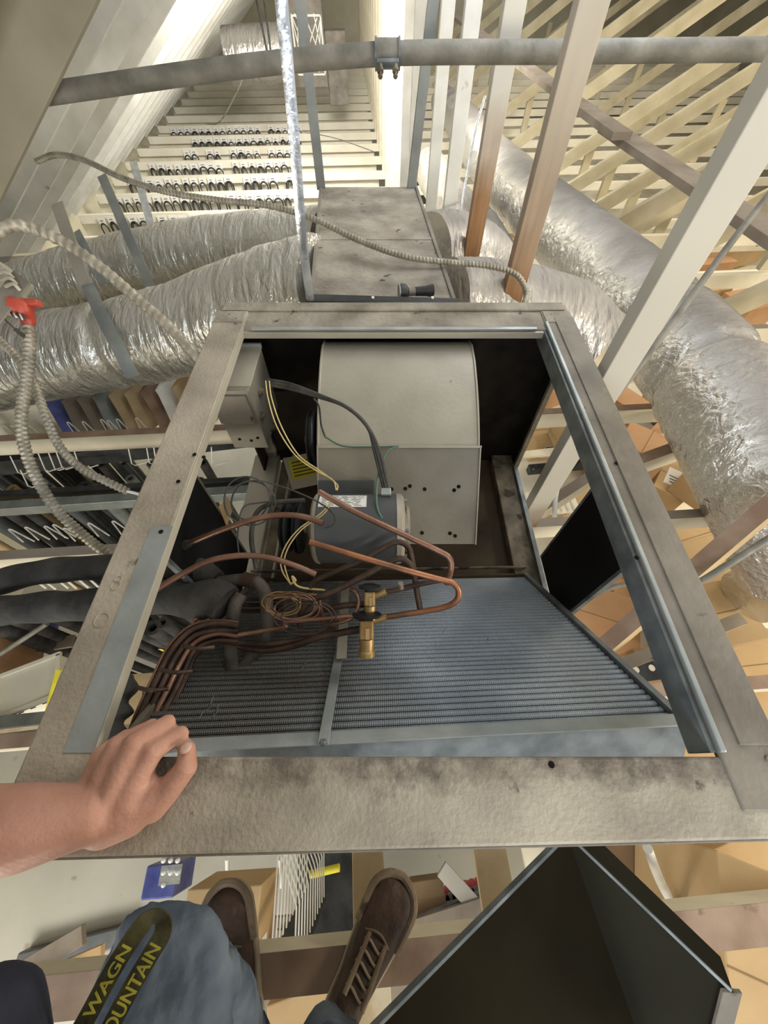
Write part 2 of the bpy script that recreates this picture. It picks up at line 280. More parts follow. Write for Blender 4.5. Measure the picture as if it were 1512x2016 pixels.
def foil(name, c1, c2, rough, metal, bstr, dust, st=(2.6, 0.7, 0.7)):
    m = bpy.data.materials.new(name); m.use_nodes = True; nt = m.node_tree; N = nt.nodes; Lk = nt.links; b = N['Principled BSDF']
    b.inputs['Metallic'].default_value = metal
    tc = N.new('ShaderNodeTexCoord')
    def nzn(scale, stretch, det=4):
        mp = N.new('ShaderNodeMapping'); mp.inputs['Scale'].default_value = stretch; Lk.new(tc.outputs['Object'], mp.inputs[0])
        n = N.new('ShaderNodeTexNoise'); n.inputs['Scale'].default_value = scale; n.inputs['Detail'].default_value = det; n.inputs['Distortion'].default_value = 0.6; Lk.new(mp.outputs[0], n.inputs['Vector']); return n
    wr = nzn(9, st); wr2 = nzn(30, tuple(.5 + .5 * q for q in st)); dn = nzn(2.2, (1, 1, 1), 6)
    ad = N.new('ShaderNodeMath'); ad.operation = 'MULTIPLY_ADD'; ad.inputs[1].default_value = 0.35; Lk.new(wr2.outputs['Fac'], ad.inputs[0]); Lk.new(wr.outputs['Fac'], ad.inputs[2])
    bp = N.new('ShaderNodeBump'); bp.inputs['Strength'].default_value = bstr; bp.inputs['Distance'].default_value = 0.03; Lk.new(ad.outputs[0], bp.inputs['Height']); Lk.new(bp.outputs[0], b.inputs['Normal'])
    # dust lies on the upward faces of the duct and hides the foil there
    ge = N.new('ShaderNodeNewGeometry'); sp = N.new('ShaderNodeSeparateXYZ'); Lk.new(ge.outputs['Normal'], sp.inputs[0])
    a2 = N.new('ShaderNodeMath'); a2.operation = 'MULTIPLY_ADD'; a2.inputs[1].default_value = 0.9; Lk.new(dn.outputs['Fac'], a2.inputs[0]); Lk.new(sp.outputs['Z'], a2.inputs[2])
    mr = N.new('ShaderNodeMapRange'); mr.inputs[1].default_value = dust; mr.inputs[2].default_value = dust + 0.45; Lk.new(a2.outputs[0], mr.inputs[0])
    mx = N.new('ShaderNodeMix'); mx.data_type = 'RGBA'; mx.inputs[6].default_value = (*c1, 1); mx.inputs[7].default_value = (*c2, 1); Lk.new(mr.outputs[0], mx.inputs[0]); Lk.new(mx.outputs[2], b.inputs['Base Color'])
    r = N.new('ShaderNodeMapRange'); r.inputs[3].default_value = rough; r.inputs[4].default_value = 0.75; Lk.new(mr.outputs[0], r.inputs[0]); Lk.new(r.outputs[0], b.inputs['Roughness'])
    r = N.new('ShaderNodeMapRange'); r.inputs[3].default_value = metal; r.inputs[4].default_value = 0.1; Lk.new(mr.outputs[0], r.inputs[0]); Lk.new(r.outputs[0], b.inputs['Metallic'])
    return m
FOIL = foil('foil_jacket', (0.78, 0.78, 0.74), (0.50, 0.47, 0.41), 0.26, 0.8, 0.8, 1.05)
FOIL_D = foil('dusty_foil_jacket', (0.62, 0.60, 0.57), (0.30, 0.28, 0.26), 0.30, 0.7, 0.7, 0.85)
FOIL_R = foil('grey_foil_jacket', (0.72, 0.71, 0.69), (0.30, 0.28, 0.26), 0.27, 0.8, 0.75, 0.95, (0.6, 2.4, 2.0))

def grad_wood(name, zb, zt):      # timber whose white overspray fades out towards its lower, bare end
    m = bpy.data.materials.new(name); m.use_nodes = True; nt = m.node_tree; N = nt.nodes; Lk = nt.links; b = N['Principled BSDF']; b.inputs['Roughness'].default_value = 0.75
    tc = N.new('ShaderNodeTexCoord'); sp = N.new('ShaderNodeSeparateXYZ'); Lk.new(tc.outputs['Object'], sp.inputs[0])
    nz = N.new('ShaderNodeTexNoise'); nz.inputs['Scale'].default_value = 4; nz.inputs['Detail'].default_value = 6; Lk.new(tc.outputs['Object'], nz.inputs['Vector'])
    a = N.new('ShaderNodeMath'); a.operation = 'MULTIPLY_ADD'; a.inputs[1].default_value = 0.5; Lk.new(nz.outputs['Fac'], a.inputs[0]); Lk.new(sp.outputs['Z'], a.inputs[2])
    mr = N.new('ShaderNodeMapRange'); mr.inputs[1].default_value = zb + 0.25; mr.inputs[2].default_value = zt + 0.25; Lk.new(a.outputs[0], mr.inputs[0])
    mp = N.new('ShaderNodeMapping'); mp.inputs['Scale'].default_value = (14, 14, 1.2); Lk.new(tc.outputs['Object'], mp.inputs[0])
    g = N.new('ShaderNodeTexNoise'); g.inputs['Scale'].default_value = 4; g.inputs['Detail'].default_value = 6; Lk.new(mp.outputs[0], g.inputs['Vector'])
    rp = N.new('ShaderNodeValToRGB'); rp.color_ramp.elements[0].position = 0.3; rp.color_ramp.elements[1].position = 0.7
    rp.color_ramp.elements[0].color = (0.21, 0.105, 0.045, 1); rp.color_ramp.elements[1].color = (0.38, 0.22, 0.11, 1); Lk.new(g.outputs['Fac'], rp.inputs[0])
    mx = N.new('ShaderNodeMix'); mx.data_type = 'RGBA'; Lk.new(mr.outputs[0], mx.inputs[0]); Lk.new(rp.outputs[0], mx.inputs[6]); mx.inputs[7].default_value = (0.58, 0.56, 0.50, 1)
    Lk.new(mx.outputs[2], b.inputs['Base Color']); return m

# ================================================================ SETTING
ZC = -1.27      # top of the near bottom chords
ZL = -1.85      # top of the far bottom chords
FL = -H
M().box(B(2.5, 6, FL - 0.05), (20, 26, 0.1), (EU, EV, EZ)).to('floor', FLOORM, kind='structure')
M().box(B(2.5, 18.9, -1.8), (20, 0.1, 3.7), (EU, EV, EZ)).to('wall_back', WALLM, kind='structure')
M().box(B(-3.55, 6, -2.6), (0.1, 26, 2.1), (EU, EV, EZ)).to('wall_left', WALLM, kind='structure')
M().box(B(12.4, 6, -1.6), (0.1, 26, 4.1), (EU, EV, EZ)).to('wall_right', WALLM, kind='structure')
# roof: plane through n.P = h
SL = Vector((1.4, 0, 1.0)).normalized()       # up-slope direction in (u, z)
def roofpt(s, hh, v):
    """point on a plane hh above the camera, measured square to the left roof slope"""
    n = Vector((-SL.z, 0, SL.x)); q = n * hh + SL * s; return B(q.x, v, q.z)
RH0 = 0.36
M().hexa([roofpt(-3.9, RH0 + 0.14, -1.5), roofpt(1.1, RH0 + 0.14, -1.5), roofpt(1.1, RH0 + 0.14, 19), roofpt(-3.9, RH0 + 0.14, 19),
          roofpt(-3.9, RH0 + 0.17, -1.5), roofpt(1.1, RH0 + 0.17, -1.5), roofpt(1.1, RH0 + 0.17, 19), roofpt(-3.9, RH0 + 0.17, 19)]).to('ceiling', SHEATH, kind='structure')
# far right roof slope, paper-faced insulation between its rafters
M().hexa([B(6.0, 1.0, 0.9), B(12.3, 1.0, -0.9), B(12.3, 19, -0.9), B(6.0, 19, 0.9), B(6.0, 1.0, 1.0), B(12.3, 1.0, -0.8), B(12.3, 19, -0.8), B(6.0, 19, 1.0)]).to('ceiling_right', INSUL, kind='structure')

# ================================================================ TRUSSES
def timber(name, a, b, m, parent, w=0.038, h=0.089, up=None, bevel=0.002):
    q = M().beam(a, b, w, h, up); return q.to(name, m, parent, bevel=bevel)
GA = grad_wood('half_bare_timber', 0.75, 1.05); GB = grad_wood('mostly_bare_timber', 0.65, 1.4); GC = grad_wood('bare_edged_timber', 0.05, 0.3)
vs = [-0.48 + 0.61 * k for k in range(26)]; vs[0] = -0.37
for k, v in enumerate(vs):
    far = v > 3.5
    zc = ZL if far else ZC
    wm = CREAM
    t = thing('roof_truss', B(0.5, v, zc - 0.089), 'painted timber roof truss, %s from the near end, cream web boards on a bottom chord' % ordn(k) if not far else
              'pale far timber truss with low bottom chord, %s counted from the near end' % ordn(k), 'truss', 'timber trusses in a row')
    # left top chord (rafter)
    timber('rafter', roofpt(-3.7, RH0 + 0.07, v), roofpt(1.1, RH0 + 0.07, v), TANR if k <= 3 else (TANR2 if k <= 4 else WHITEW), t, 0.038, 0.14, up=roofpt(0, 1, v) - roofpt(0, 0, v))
    ul = -3.2
    zm = (BROWNTOP if k < 4 else None)
    cw = 0.07 if k == 0 else 0.038; ch = timber('bottom_chord', B(ul, v, zc - 0.045), B(9.6, v, zc - 0.045), PANELW if far else CREAM, t, cw, 0.089)
    if k < 5: M().box(B((ul + 9.6) / 2, v, zc + 0.0012), (9.6 - ul, cw - .0005, 0.002), (EU, EV, EZ)).to('bare_top_edge', BROWNTOP if k % 2 or k == 0 else GREYW, t)
    uw = (0.565 if k == 2 else 0.51) if not far else 0.45
    if v > 0.5:
        vm = {2: GC, 3: GB, 4: GA}.get(k, WHITEW if k < 9 else CREAM)
        timber('vertical_web', B(uw + 0.036, v, zc), B(uw + 0.036, v, 1.0), vm, t, 0.070, 0.038, up=EV)
    if v > 1.0 and (k < 11 or k % 2 == 0):
        for j, u0 in enumerate((1.85, 4.3)):
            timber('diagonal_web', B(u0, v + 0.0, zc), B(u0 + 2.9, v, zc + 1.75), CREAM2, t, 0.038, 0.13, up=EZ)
        for j, u0 in enumerate((2.75, 4.9)):
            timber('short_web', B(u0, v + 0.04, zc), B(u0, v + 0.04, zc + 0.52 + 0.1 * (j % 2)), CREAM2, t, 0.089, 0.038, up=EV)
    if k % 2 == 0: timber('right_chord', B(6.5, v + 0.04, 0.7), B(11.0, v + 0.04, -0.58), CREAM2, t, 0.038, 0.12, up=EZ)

def board(name, a, b, wd, ht, m, label, cat, up=None, top=None, group=None):
    q = M().beam(a, b, wd, ht, up)
    if top is None: return q.to(name, m, None, bevel=0.002, label=label, cat=cat, group=group)
    t = thing(name, (Vector(a) + Vector(b)) / 2 - Vector((0, 0, ht / 2)), label, cat, group)
    q.to('board', m, t, bevel=0.002); d, sd, u = frame(Vector(b) - Vector(a), up)
    M().beam(Vector(a) + u * (ht / 2 + 0.0005), Vector(b) + u * (ht / 2 + 0.0005), wd * 0.98, 0.002, up).to('bare_edge', top, t); return t
sb = M().hexa([roofpt(-3.7, .262, 1.60), roofpt(1.0, .262, 1.60), roofpt(1.0, .262, 1.638), roofpt(-3.7, .262, 1.638), roofpt(-3.7, .498, 1.60), roofpt(1.0, .498, 1.60), roofpt(1.0, .498, 1.638), roofpt(-3.7, .498, 1.638)])
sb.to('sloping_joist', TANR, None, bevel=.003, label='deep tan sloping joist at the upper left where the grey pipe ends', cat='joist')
# long grey brace laid along the building and its splice
board('brace', B(1.76, 1.0, -0.70), B(1.70, 3.35, -0.72), 0.14, 0.038, GREYW, 'grey-brown flat brace board crossing the webs at upper right, nearer length', 'board')
board('brace', B(1.62, 3.0, -0.68), B(1.62, 9.5, -0.70), 0.12, 0.038, GREYW, 'grey-brown flat brace board at upper right, farther spliced length', 'board')
board('diagonal_brace', P(1150, 1310, 1.32), P(1560, 960, 1.16), 0.05, 0.11, TANW, 'tan diagonal timber with reddish edge crossing right of the air handler', 'timber', top=BROWNTOP, up=EZ + Rv * -0.4)
board('diagonal_brace', P(1230, 925, 1.75), P(1440, 850, 1.72), 0.05, 0.10, CREAM, 'cream timber with brown top, sloping beside the foil duct under the right rail', 'timber', top=BROWNTOP, up=EZ)
board('diagonal_brace', P(1060, 1010, 1.9), P(1190, 925, 1.95), 0.05, 0.10, CREAM, 'cream sloping timber seen through the right side opening', 'timber', top=GREYW, up=EZ)
board('diagonal_brace', P(1170, 1330, 1.62), P(1450, 1222, 1.64), 0.05, 0.09, CREAM, 'grey-topped sloping timber low on the right behind the rail', 'timber', top=GREYW, up=EZ)
for i, (x, lab) in enumerate(((725, 'tan nailing board between the two shoes'), (968, 'tan nailing board between right shoe and dark hood'))):
    a = PZ(x, 1700, -1.385); board('nailing_board', a - EV * 0.6 + Vector((0, 0, 0)), a + EV * 0.35, 0.089 if i else 0.085, 0.02, TANW, lab, 'board', up=EZ)

# ================================================================ AIR HANDLER
ah = thing('air_handler', (0.0, 0.46, -1.12), 'opened dusty sheet-metal air handler lying in the trusses, blower and blue coil inside', 'air handler')
ZT = -0.55
def rail(name, x0, x1, y0, y1, m, parent=ah, z1=ZT, th=0.012, bevel=0.003): return M().bb(x0, x1, y0, y1, z1 - th, z1).to(name, m, parent, bevel=bevel)
nr = M().hexa([(-0.43, -0.086, ZT - .016), (0.56, -0.066, ZT - .016), (0.56, 0.008, ZT - .016), (-0.43, 0.008, ZT - .016), (-0.43, -0.086, ZT), (0.56, -0.066, ZT), (0.56, 0.008, ZT), (-0.43, 0.008, ZT)]).to('near_rail', NEARR, ah, bevel=0.003)
M().hexa([(-0.43, -0.088, ZT - .07), (0.56, -0.068, ZT - .07), (0.56, -0.064, ZT - .07), (-0.43, -0.084, ZT - .07), (-0.43, -0.088, ZT - .002), (0.56, -0.068, ZT - .002), (0.56, -0.064, ZT - .002), (-0.43, -0.084, ZT - .002)]).to('rail_flange', DUSTY_GREY, nr, bevel=0.001)
M().bb(-0.43, 0.56, 0.003, 0.008, ZT - 0.05, ZT - 0.002).to('rail_flange', DUSTY_GREY, nr, bevel=0.001)
lr = rail('left_rail', -0.432, -0.352, -0.045, 0.985, DUSTY_RAIL, z1=ZT + .003)
M().bb(-0.386, -0.3505, 0.012, 0.33, ZT + .002, ZT + 0.0045).to('bare_strip', ZINC, lr)
M().bb(-0.354, -0.350, -0.02, 0.93, ZT - 0.016, ZT + .002).to('rail_flange', GALV, lr, bevel=0.001)
rr = rail('right_rail', 0.405, 0.482, -0.045, 0.985, DUSTY_GREY, z1=ZT + .003)
M().bb(0.432, 0.480, 0.02, 0.95, ZT + 0.002, ZT + 0.006).to('raised_strip', DUSTY_GREY, rr, bevel=0.001)
M().bb(0.398, 0.405, 0.012, 0.93, ZT - 0.045, ZT - 0.002).to('rail_flange', ZINC_D, rr, bevel=0.001)
M().bb(0.404, 0.412, 0.012, 0.93, ZT, ZT + 0.007).to('rolled_edge', ZINC, rr, bevel=0.002)
fr = rail('far_rail', -0.43, 0.482, 0.905, 1.02, DUSTY)
M().bb(-0.36, 0.41, 0.897, 0.905, ZT - 0.02, ZT - 0.004).to('rail_flange', GALV, fr, bevel=0.001)
M().bb(-0.42, 0.47, 0.985, 1.02, ZT, ZT + 0.006).to('rolled_edge', DUSTY, fr, bevel=0.002)
M().bb(-0.33, 0.38, 0.9, 0.91, ZT, ZT + 0.004).to('rolled_edge', ZINC, fr, bevel=0.001)
# screw heads, blind holes
for (x, y) in ((-0.408, -0.055), (-0.372, -0.042)):
    M().lathe((x, y, ZT + 0.0025), (0, 0, 1), [(0, 0.0068), (0.003, 0.0065), (0.0045, 0.004)], 16).to('screw_head', DUSTY if x < -0.4 else BRASS, ah, smooth=True)
for (x, y) in ((0.46, 0.005), (-0.395, 0.965), (-0.37, 0.925), (0.43, 0.965), (0.45, 0.93)):
    M().lathe((x, y, ZT + 0.0025), (0, 0, 1), [(0, 0.0045), (0.003, 0.0043), (0.004, 0.002)], 12).to('screw_head', DUSTY_GREY, ah, smooth=True)
for p in ((351, 948), (383, 895), (317, 1047), (401, 900), (1214, 912), (1058 + 195, 1098), (1030, 1700)):
    q = PZ(p[0], p[1], ZT + 0.0045) if p[0] != 1030 else Vector((0.2, 0.0, ZT))
    M().cyl(q, q + Vector((0, 0, 0.0008)), 0.0038, 10).to('screw_hole', DARKIN, ah)
for p in ((372, 1222, 0.011), (420, 1155, 0.007), (428, 1142, 0.006)):
    q = PZ(235 if p[0] == 372 else 205, p[1], ZT); q.x = -0.405; q.z = ZT + .003
    M().hollow(q, q + Vector((0, 0, 0.0015)), p[2], p[2] - 0.0012, 20).to('stamped_ring', DUSTY_RAIL, lr)
# corner gussets
for (x0, x1) in ((-0.43, -0.352), (0.405, 0.482)):
    M().bb(x0 + 0.004, x1 - 0.004, 0.93, 0.98, ZT + 0.0025, ZT + 0.005).to('corner_plate', DUSTY, ah, bevel=0.001)
# cabinet walls, floor, bottom rails
ZB = -1.10
M().bb(-0.43, 0.475, 0.955, 0.965, ZB, ZT - 0.012).to('back_panel', DARKIN, ah)
M().bb(-0.43, -0.424, 0.88, 0.96, ZB, ZT - 0.012).to('side_panel', DARKIN, ah)
M().bb(0.468, 0.475, 0.895, 0.96, ZB, ZT - 0.012).to('side_panel', DARKIN, ah)
M().bb(0.464, 0.478, 0.885, 0.897, ZB, ZT - 0.012).to('panel_edge', OLDRAIL, ah)
M().bb(-0.34, 0.40, 0.46, 0.955, ZB - 0.01, ZB).to('floor_pan', RUSTFL, ah)
M().bb(0.395, 0.47, 0.12, 0.955, ZB - 0.02, ZB + 0.03).to('bottom_rail', OLDRAIL, ah, bevel=0.003)
M().bb(0.462, 0.476, 0.12, 0.9, ZB - 0.02, ZB + 0.045).to('bottom_flange', ZINC_D, ah, bevel=0.001)
M().bb(-0.475, -0.385, 0.12, 0.955, ZB - 0.02, ZB + 0.03).to('bottom_rail', GALV, ah, bevel=0.003)
M().bb(-0.375, -0.33, 0.2, 0.955, ZB - 0.015, ZB + 0.02).to('bottom_rail', OLDRAIL, ah, bevel=0.002)
M().bb(-0.338, -0.332, 0.2, 0.955, ZB - 0.015, ZB + 0.03).to('bottom_flange', GALV, ah)
for sx in (-1, 1):
    x = 0.47 * sx if sx > 0 else -0.405
    q = M().bb(x - 0.004, x + 0.004, 0.322, 0.513, -1.03, -0.61); q.to('side_baffle', BLACKP, ah)
    M().bb(x - 0.006, x + 0.006, 0.314, 0.322, -1.03, -0.61).to('baffle_lip', ZINC_D, ah, bevel=0.001)
    M().bb(x - 0.005, x + 0.005, 0.513, 0.52, -1.03, -0.61).to('baffle_lip', ZINC_D if sx > 0 else OLDRAIL, ah, bevel=0.001)
M().prism([PX(430, 1000, -0.400), PX(444, 975, -0.400), PX(458, 1000, -0.400), PX(445, 1035, -0.400)], (0.002, 0, 0)).to('taped_hole', CARD, ah)
# corner posts down the far end
M().bb(-0.43, -0.39, 0.94, 0.955, ZB, ZT - 0.012).to('corner_post', DUSTY_GREY, ah); M().bb(0.44, 0.48, 0.97, 0.99, ZB, ZT - 0.012).to('corner_post', DUSTY_GREY, ah)

# blower
bl = M()
prof = [(1.0, -0.64), (0.95, -0.603), (0.90, -0.592), (0.84, -0.596), (0.776, -0.613), (0.73, -0.63), (0.69, -0.648), (0.655, -0.667), (0.632, -0.683), (0.62, -0.75), (0.66, -0.86), (0.76, -0.95), (0.88, -0.95), (0.95, -0.88), (0.952, -0.75)]
prof[0] = (0.95, -0.66); prof[1] = (0.935, -0.603)
x0, x1 = -0.157, 0.225
bl.prism([(x0, y, z) for y, z in prof], (x1 - x0, 0, 0))
blo = bl.to('blower_housing', GALV, ah, smooth=True)
for x in (x0 - 0.002, x1 - 0.001):
    M().tube([(x + 0.0015, y, z + 0.001) for y, z in prof[:9]], 0.003, 6, 1, True, False).to('housing_seam', GALV, blo, smooth=True)
pA = Vector((0, 0.632, -0.680)); pB = Vector((0, 0.452, -0.832)); pd = (pB - pA).normalized(); pn = Vector((0, pd.z, -pd.y)) ; pn = pn if pn.z > 0 else -pn
pl = M().hexa([(-0.160, *(pA - pn * .004).yz), (0.232, *(pA - pn * .004).yz), (0.226, *(pB - pn * .004).yz), (-0.160, *(pB - pn * .004).yz),
               (-0.160, *pA.yz), (0.232, *pA.yz), (0.226, *pB.yz), (-0.160, *pB.yz)]).to('motor_mount_plate', GALV_D, ah, bevel=0.001)
M().beam((-0.160, *(pA + pn * .002).yz), (0.232, *(pA + pn * .002).yz), 0.006, 0.006, pn).to('plate_flange', GALV, pl, bevel=0.001)
M().beam((-0.158, *(pA + pn * .002).yz), (-0.158, *(pB + pn * .002).yz), 0.003, 0.006, pn).to('plate_flange', GALV, pl)
M().beam((0.229, *(pA + pn * .002).yz), (0.224, *(pB + pn * .002).yz), 0.003, 0.006, pn).to('plate_flange', GALV, pl)
def onplate(px, py):
    r = P(px, py, 1.0); t = (pA + pn * 0.0005).dot(pn) / r.dot(pn); return r * t
for (px, py) in ((771, 963), (798, 962), (807, 957), (836, 963), (894, 965), (903, 958), (763, 957), (831, 1049), (886, 1050), (896, 1055)):
    q = onplate(px, py); M().cyl(q, q + pn * 0.001, 0.0046, 12).to('mount_hole', DARKIN, pl)
# blower sheave
bp = M(); c = Vector((-0.162, 0.70, -0.725)); bp.lathe(c, (-1, 0, 0), [(0.0, 0.012), (0.006, 0.012), (0.007, 0.072), (0.012, 0.078), (0.015, 0.066), (0.020, 0.066), (0.023, 0.078), (0.027, 0.072), (0.028, 0.02), (0.036, 0.018)], 36)
bpo = bp.to('blower_pulley', BLACKST, ah, smooth=True); M().lathe(c + Vector((-0.03, 0, 0)), (-1, 0, 0), [(0, 0.016), (0.008, 0.016), (0.01, 0.012)], 18).to('pulley_hub', ZINC, bpo, smooth=True)
M().cyl(c + Vector((0.39, -0.0, 0.0)), c + Vector((0.40, 0, 0)), 0.012, 14).to('shaft_end', ZINC_D, blo)
# motor
mc = Vector((0, 0.43, -0.72)); mr = 0.075; mx0, mx1 = -0.146, 0.032
mo = M().lathe((mx0 + 0.008, mc.y, mc.z), (1, 0, 0), [(0, mr - 0.002), (0.001, mr), (0.165, mr), (0.167, mr - 0.002)], 48).to('motor', MOTORM, ah, smooth=True)
M().lathe((mx0 + 0.008, mc.y, mc.z), (-1, 0, 0), [(0, mr + 0.0015), (0.007, mr + 0.0005), (0.012, mr - 0.006), (0.016, 0.03), (0.024, 0.022), (0.03, 0.011), (0.034, 0.011)], 40).to('end_bell', MOTOREND, mo, smooth=True)
M().lathe((mx1 - 0.006, mc.y, mc.z), (1, 0, 0), [(0, mr + 0.0015), (0.010, mr + 0.0005), (0.016, mr - 0.006), (0.02, 0.035), (0.026, 0.03)], 40).to('end_bell', MOTOREND, mo, smooth=True)
for a in (35, 125, 215, 305):
    q = Vector((mx1 + 0.012, mc.y + 0.06 * math.cos(math.radians(a)), mc.z + 0.06 * math.sin(math.radians(a)))); M().cyl(q, q + Vector((0.006, 0, 0)), 0.005, 6).to('motor_bolt', ZINC_D, mo)
M().hollow((mx1 + 0.016, mc.y, mc.z), (mx1 + 0.022, mc.y, mc.z), 0.05, 0.042, 28).to('mount_ring', MOTOREND, mo, smooth=True)
def onmotor(x, a, off=0.0):      # a: angle from straight up, positive away from the camera
    return Vector((x, mc.y + (mr + off) * math.sin(a), mc.z + (mr + off) * math.cos(a)))
def patch(x0, x1, a0, a1, off, n=8):
    q = M()
    for i in range(n):
        b0 = a0 + (a1 - a0) * i / n; b1 = a0 + (a1 - a0) * (i + 1) / n
        q.hexa([onmotor(x0, b0, 0), onmotor(x1, b0, 0), onmotor(x1, b1, 0), onmotor(x0, b1, 0), onmotor(x0, b0, off), onmotor(x1, b0, off), onmotor(x1, b1, off), onmotor(x0, b1, off)])
    return q
ml = patch(-0.134, -0.036, 0.08, 0.62, 0.0008).to('rating_plate', WHITE, mo)
for i in range(9):
    a = 0.12 + 0.052 * i; x = -0.128
    while x < -0.05:
        wl = random.uniform(0.006, 0.022); patch(x, min(x + wl, -0.042), a, a + 0.018, 0.0011, 1).to('plate_print', INK, ml); x += wl + 0.006
M().box(onmotor(0.004, 0.66, 0.006), (0.022, 0.018, 0.012)).to('wire_clamp', ZINC, mo, bevel=0.002)
for dx in (-0.1, -0.045): M().lathe(onplate(640 + (dx + 0.1) * 1040, 960) + pn * 0.002, pn, [(0, 0.010), (0.004, 0.010), (0.008, 0.006)], 12).to('mount_bolt', ZINC_D, pl, smooth=True)
M().hexa([onplate(628, 945) , onplate(738, 945), onplate(738, 985), onplate(628, 985), onplate(628, 945) + pn * .012, onplate(738, 945) + pn * .012, onplate(738, 985) + pn * .012, onplate(628, 985) + pn * .012]).to('mount_bracket', MOTORM, pl, bevel=0.002)
mp_ = M()
for dx in (0, 0.026): mp_.lathe((mx0 - 0.028 - dx, mc.y, mc.z), (-1, 0, 0), [(0, 0.02), (0.003, 0.052), (0.006, 0.056), (0.008, 0.045), (0.011, 0.045), (0.014, 0.056), (0.017, 0.052), (0.019, 0.02)], 32)
mp_.to('motor_pulley', BLACKST, ah, smooth=True)
M().cyl((mx0 - 0.02, mc.y, mc.z), (mx0 - 0.085, mc.y, mc.z), 0.009, 14).to('motor_shaft', ZINC_D, mo, smooth=True)

# control box
cb = M().bb(-0.415, -0.320, 0.735, 0.908, -0.795, -0.60).to('control_box', GALV_D, ah, bevel=0.002)
M().bb(-0.417, -0.318, 0.750, 0.910, -0.603, -0.598).to('box_lid', GALV, cb, bevel=0.001); M().bb(-0.417, -0.318, 0.905, 0.911, -0.60, -0.59).to('lid_lip', ZINC, cb)
M().bb(-0.417, -0.330, 0.730, 0.735, -0.700, -0.612).to('box_flap', DUSTY_GREY, cb)
for (x, z) in ((-0.40, -0.69), (-0.395, -0.70), (-0.39, -0.76), (-0.36, -0.765), (-0.34, -0.755)):
    M().cyl((x, 0.7345, z), (x, 0.733, z), 0.004, 8).to('screw_hole', DARKIN, cb)
for (y, z) in ((0.80, -0.655), (0.76, -0.70), (0.80, -0.78)):
    M().lathe((-0.320, y, z), (1, 0, 0), [(0, 0.012), (0.004, 0.012), (0.005, 0.008), (0.012, 0.008)], 14).to('cable_clamp', OLDRAIL, cb, smooth=True)
# data plate with yellow sticker
a, b2, c2, d2 = PZ(557, 903, -1.03), PZ(636, 885, -1.03), PZ(648, 948, -1.06), PZ(575, 964, -1.06)
n = Vector((0, 0, 0.003)); sp_ = M().hexa([a - n, b2 - n, c2 - n, d2 - n, a, b2, c2, d2]).to('data_plate', GALV, ah)
def bil(s, t): return (a * (1 - s) + b2 * s) * (1 - t) + (d2 * (1 - s) + c2 * s) * t
def sheet(s0, s1, t0, t1, h): return M().hexa([bil(s0, t0), bil(s1, t0), bil(s1, t1), bil(s0, t1)] + [bil(s0, t0) + Vector((0, 0, h)), bil(s1, t0) + Vector((0, 0, h)), bil(s1, t1) + Vector((0, 0, h)), bil(s0, t1) + Vector((0, 0, h))])
st = sheet(0.1, 0.98, 0.12, 0.72, 0.0012).to('yellow_sticker', YELLOWL, sp_)
for i in range(5): sheet(0.16, 0.6 + 0.3 * random.random(), 0.19 + i * 0.105, 0.225 + i * 0.105, 0.0018).to('sticker_print', RUSTFL, st)

# coil
NL, NRt, FR_, FLf = Vector((-0.405, 0.012, -0.675)), Vector((0.475, 0.052, -0.68)), Vector((0.432, 0.478, -1.075)), Vector((-0.395, 0.462, -1.075))
def cpt(s, t): return (NL * (1 - s) + NRt * s) * (1 - t) + (FLf * (1 - s) + FR_ * s) * t
cn = (NRt - NL).cross(FLf - NL).normalized(); cn = cn if cn.z > 0 else -cn
def cslab(s0, s1, t0, t1, h0, h1):
    p = [cpt(s0, t0), cpt(s1, t0), cpt(s1, t1), cpt(s0, t1)]; return M().hexa([q + cn * h0 for q in p] + [q + cn * h1 for q in p])
coil = cslab(0.01, 0.985, 0.02, 0.99, -0.07, -0.006).to('coil_core', FIN, ah)
fm = M(); NR_ = 40
for i in range(NR_):
    t0 = 0.03 + 0.955 * i / NR_; t1 = 0.03 + 0.955 * (i + 1) / NR_; tm = (t0 + t1) / 2; n0 = len(fm.v)
    for s in (0.012, 0.983):
        for tt, hh in ((t0, -0.0035), (t0 + (t1 - t0) * 0.12, -0.001), (tm - (t1 - t0) * 0.18, 0.0), (tm + (t1 - t0) * 0.18, -0.001), (t1 - (t1 - t0) * 0.1, -0.0038)):
            fm.v.append(cpt(s, tt) + cn * hh)
    for k in range(4): fm.f.append((n0 + k, n0 + 5 + k, n0 + 6 + k, n0 + 1 + k))
fins = fm.to('fin_pack', FIN, coil, kind='stuff')
nt = FIN.node_tree; N = nt.nodes; Lk = nt.links; pb_ = N['Principled BSDF']; old = pb_.inputs['Base Color'].links[0].from_socket   # grime on the pipe side of the coil
ge = N.new('ShaderNodeNewGeometry'); sx_ = N.new('ShaderNodeSeparateXYZ'); Lk.new(ge.outputs['Position'], sx_.inputs[0]); nz = N.new('ShaderNodeTexNoise'); nz.inputs['Scale'].default_value = 5; nz.inputs['Detail'].default_value = 6; Lk.new(ge.outputs['Position'], nz.inputs['Vector'])
ad = N.new('ShaderNodeMath'); ad.operation = 'MULTIPLY_ADD'; ad.inputs[1].default_value = 0.30; Lk.new(nz.outputs['Fac'], ad.inputs[0]); Lk.new(sx_.outputs['X'], ad.inputs[2])
mr_ = N.new('ShaderNodeMapRange'); mr_.inputs[1].default_value = -0.02; mr_.inputs[2].default_value = 0.24; Lk.new(ad.outputs[0], mr_.inputs[0])
mx = N.new('ShaderNodeMix'); mx.data_type = 'RGBA'; Lk.new(mr_.outputs[0], mx.inputs[0]); mx.inputs[6].default_value = (0.105, 0.105, 0.10, 1); Lk.new(old, mx.inputs[7]); Lk.new(mx.outputs[2], pb_.inputs['Base Color'])
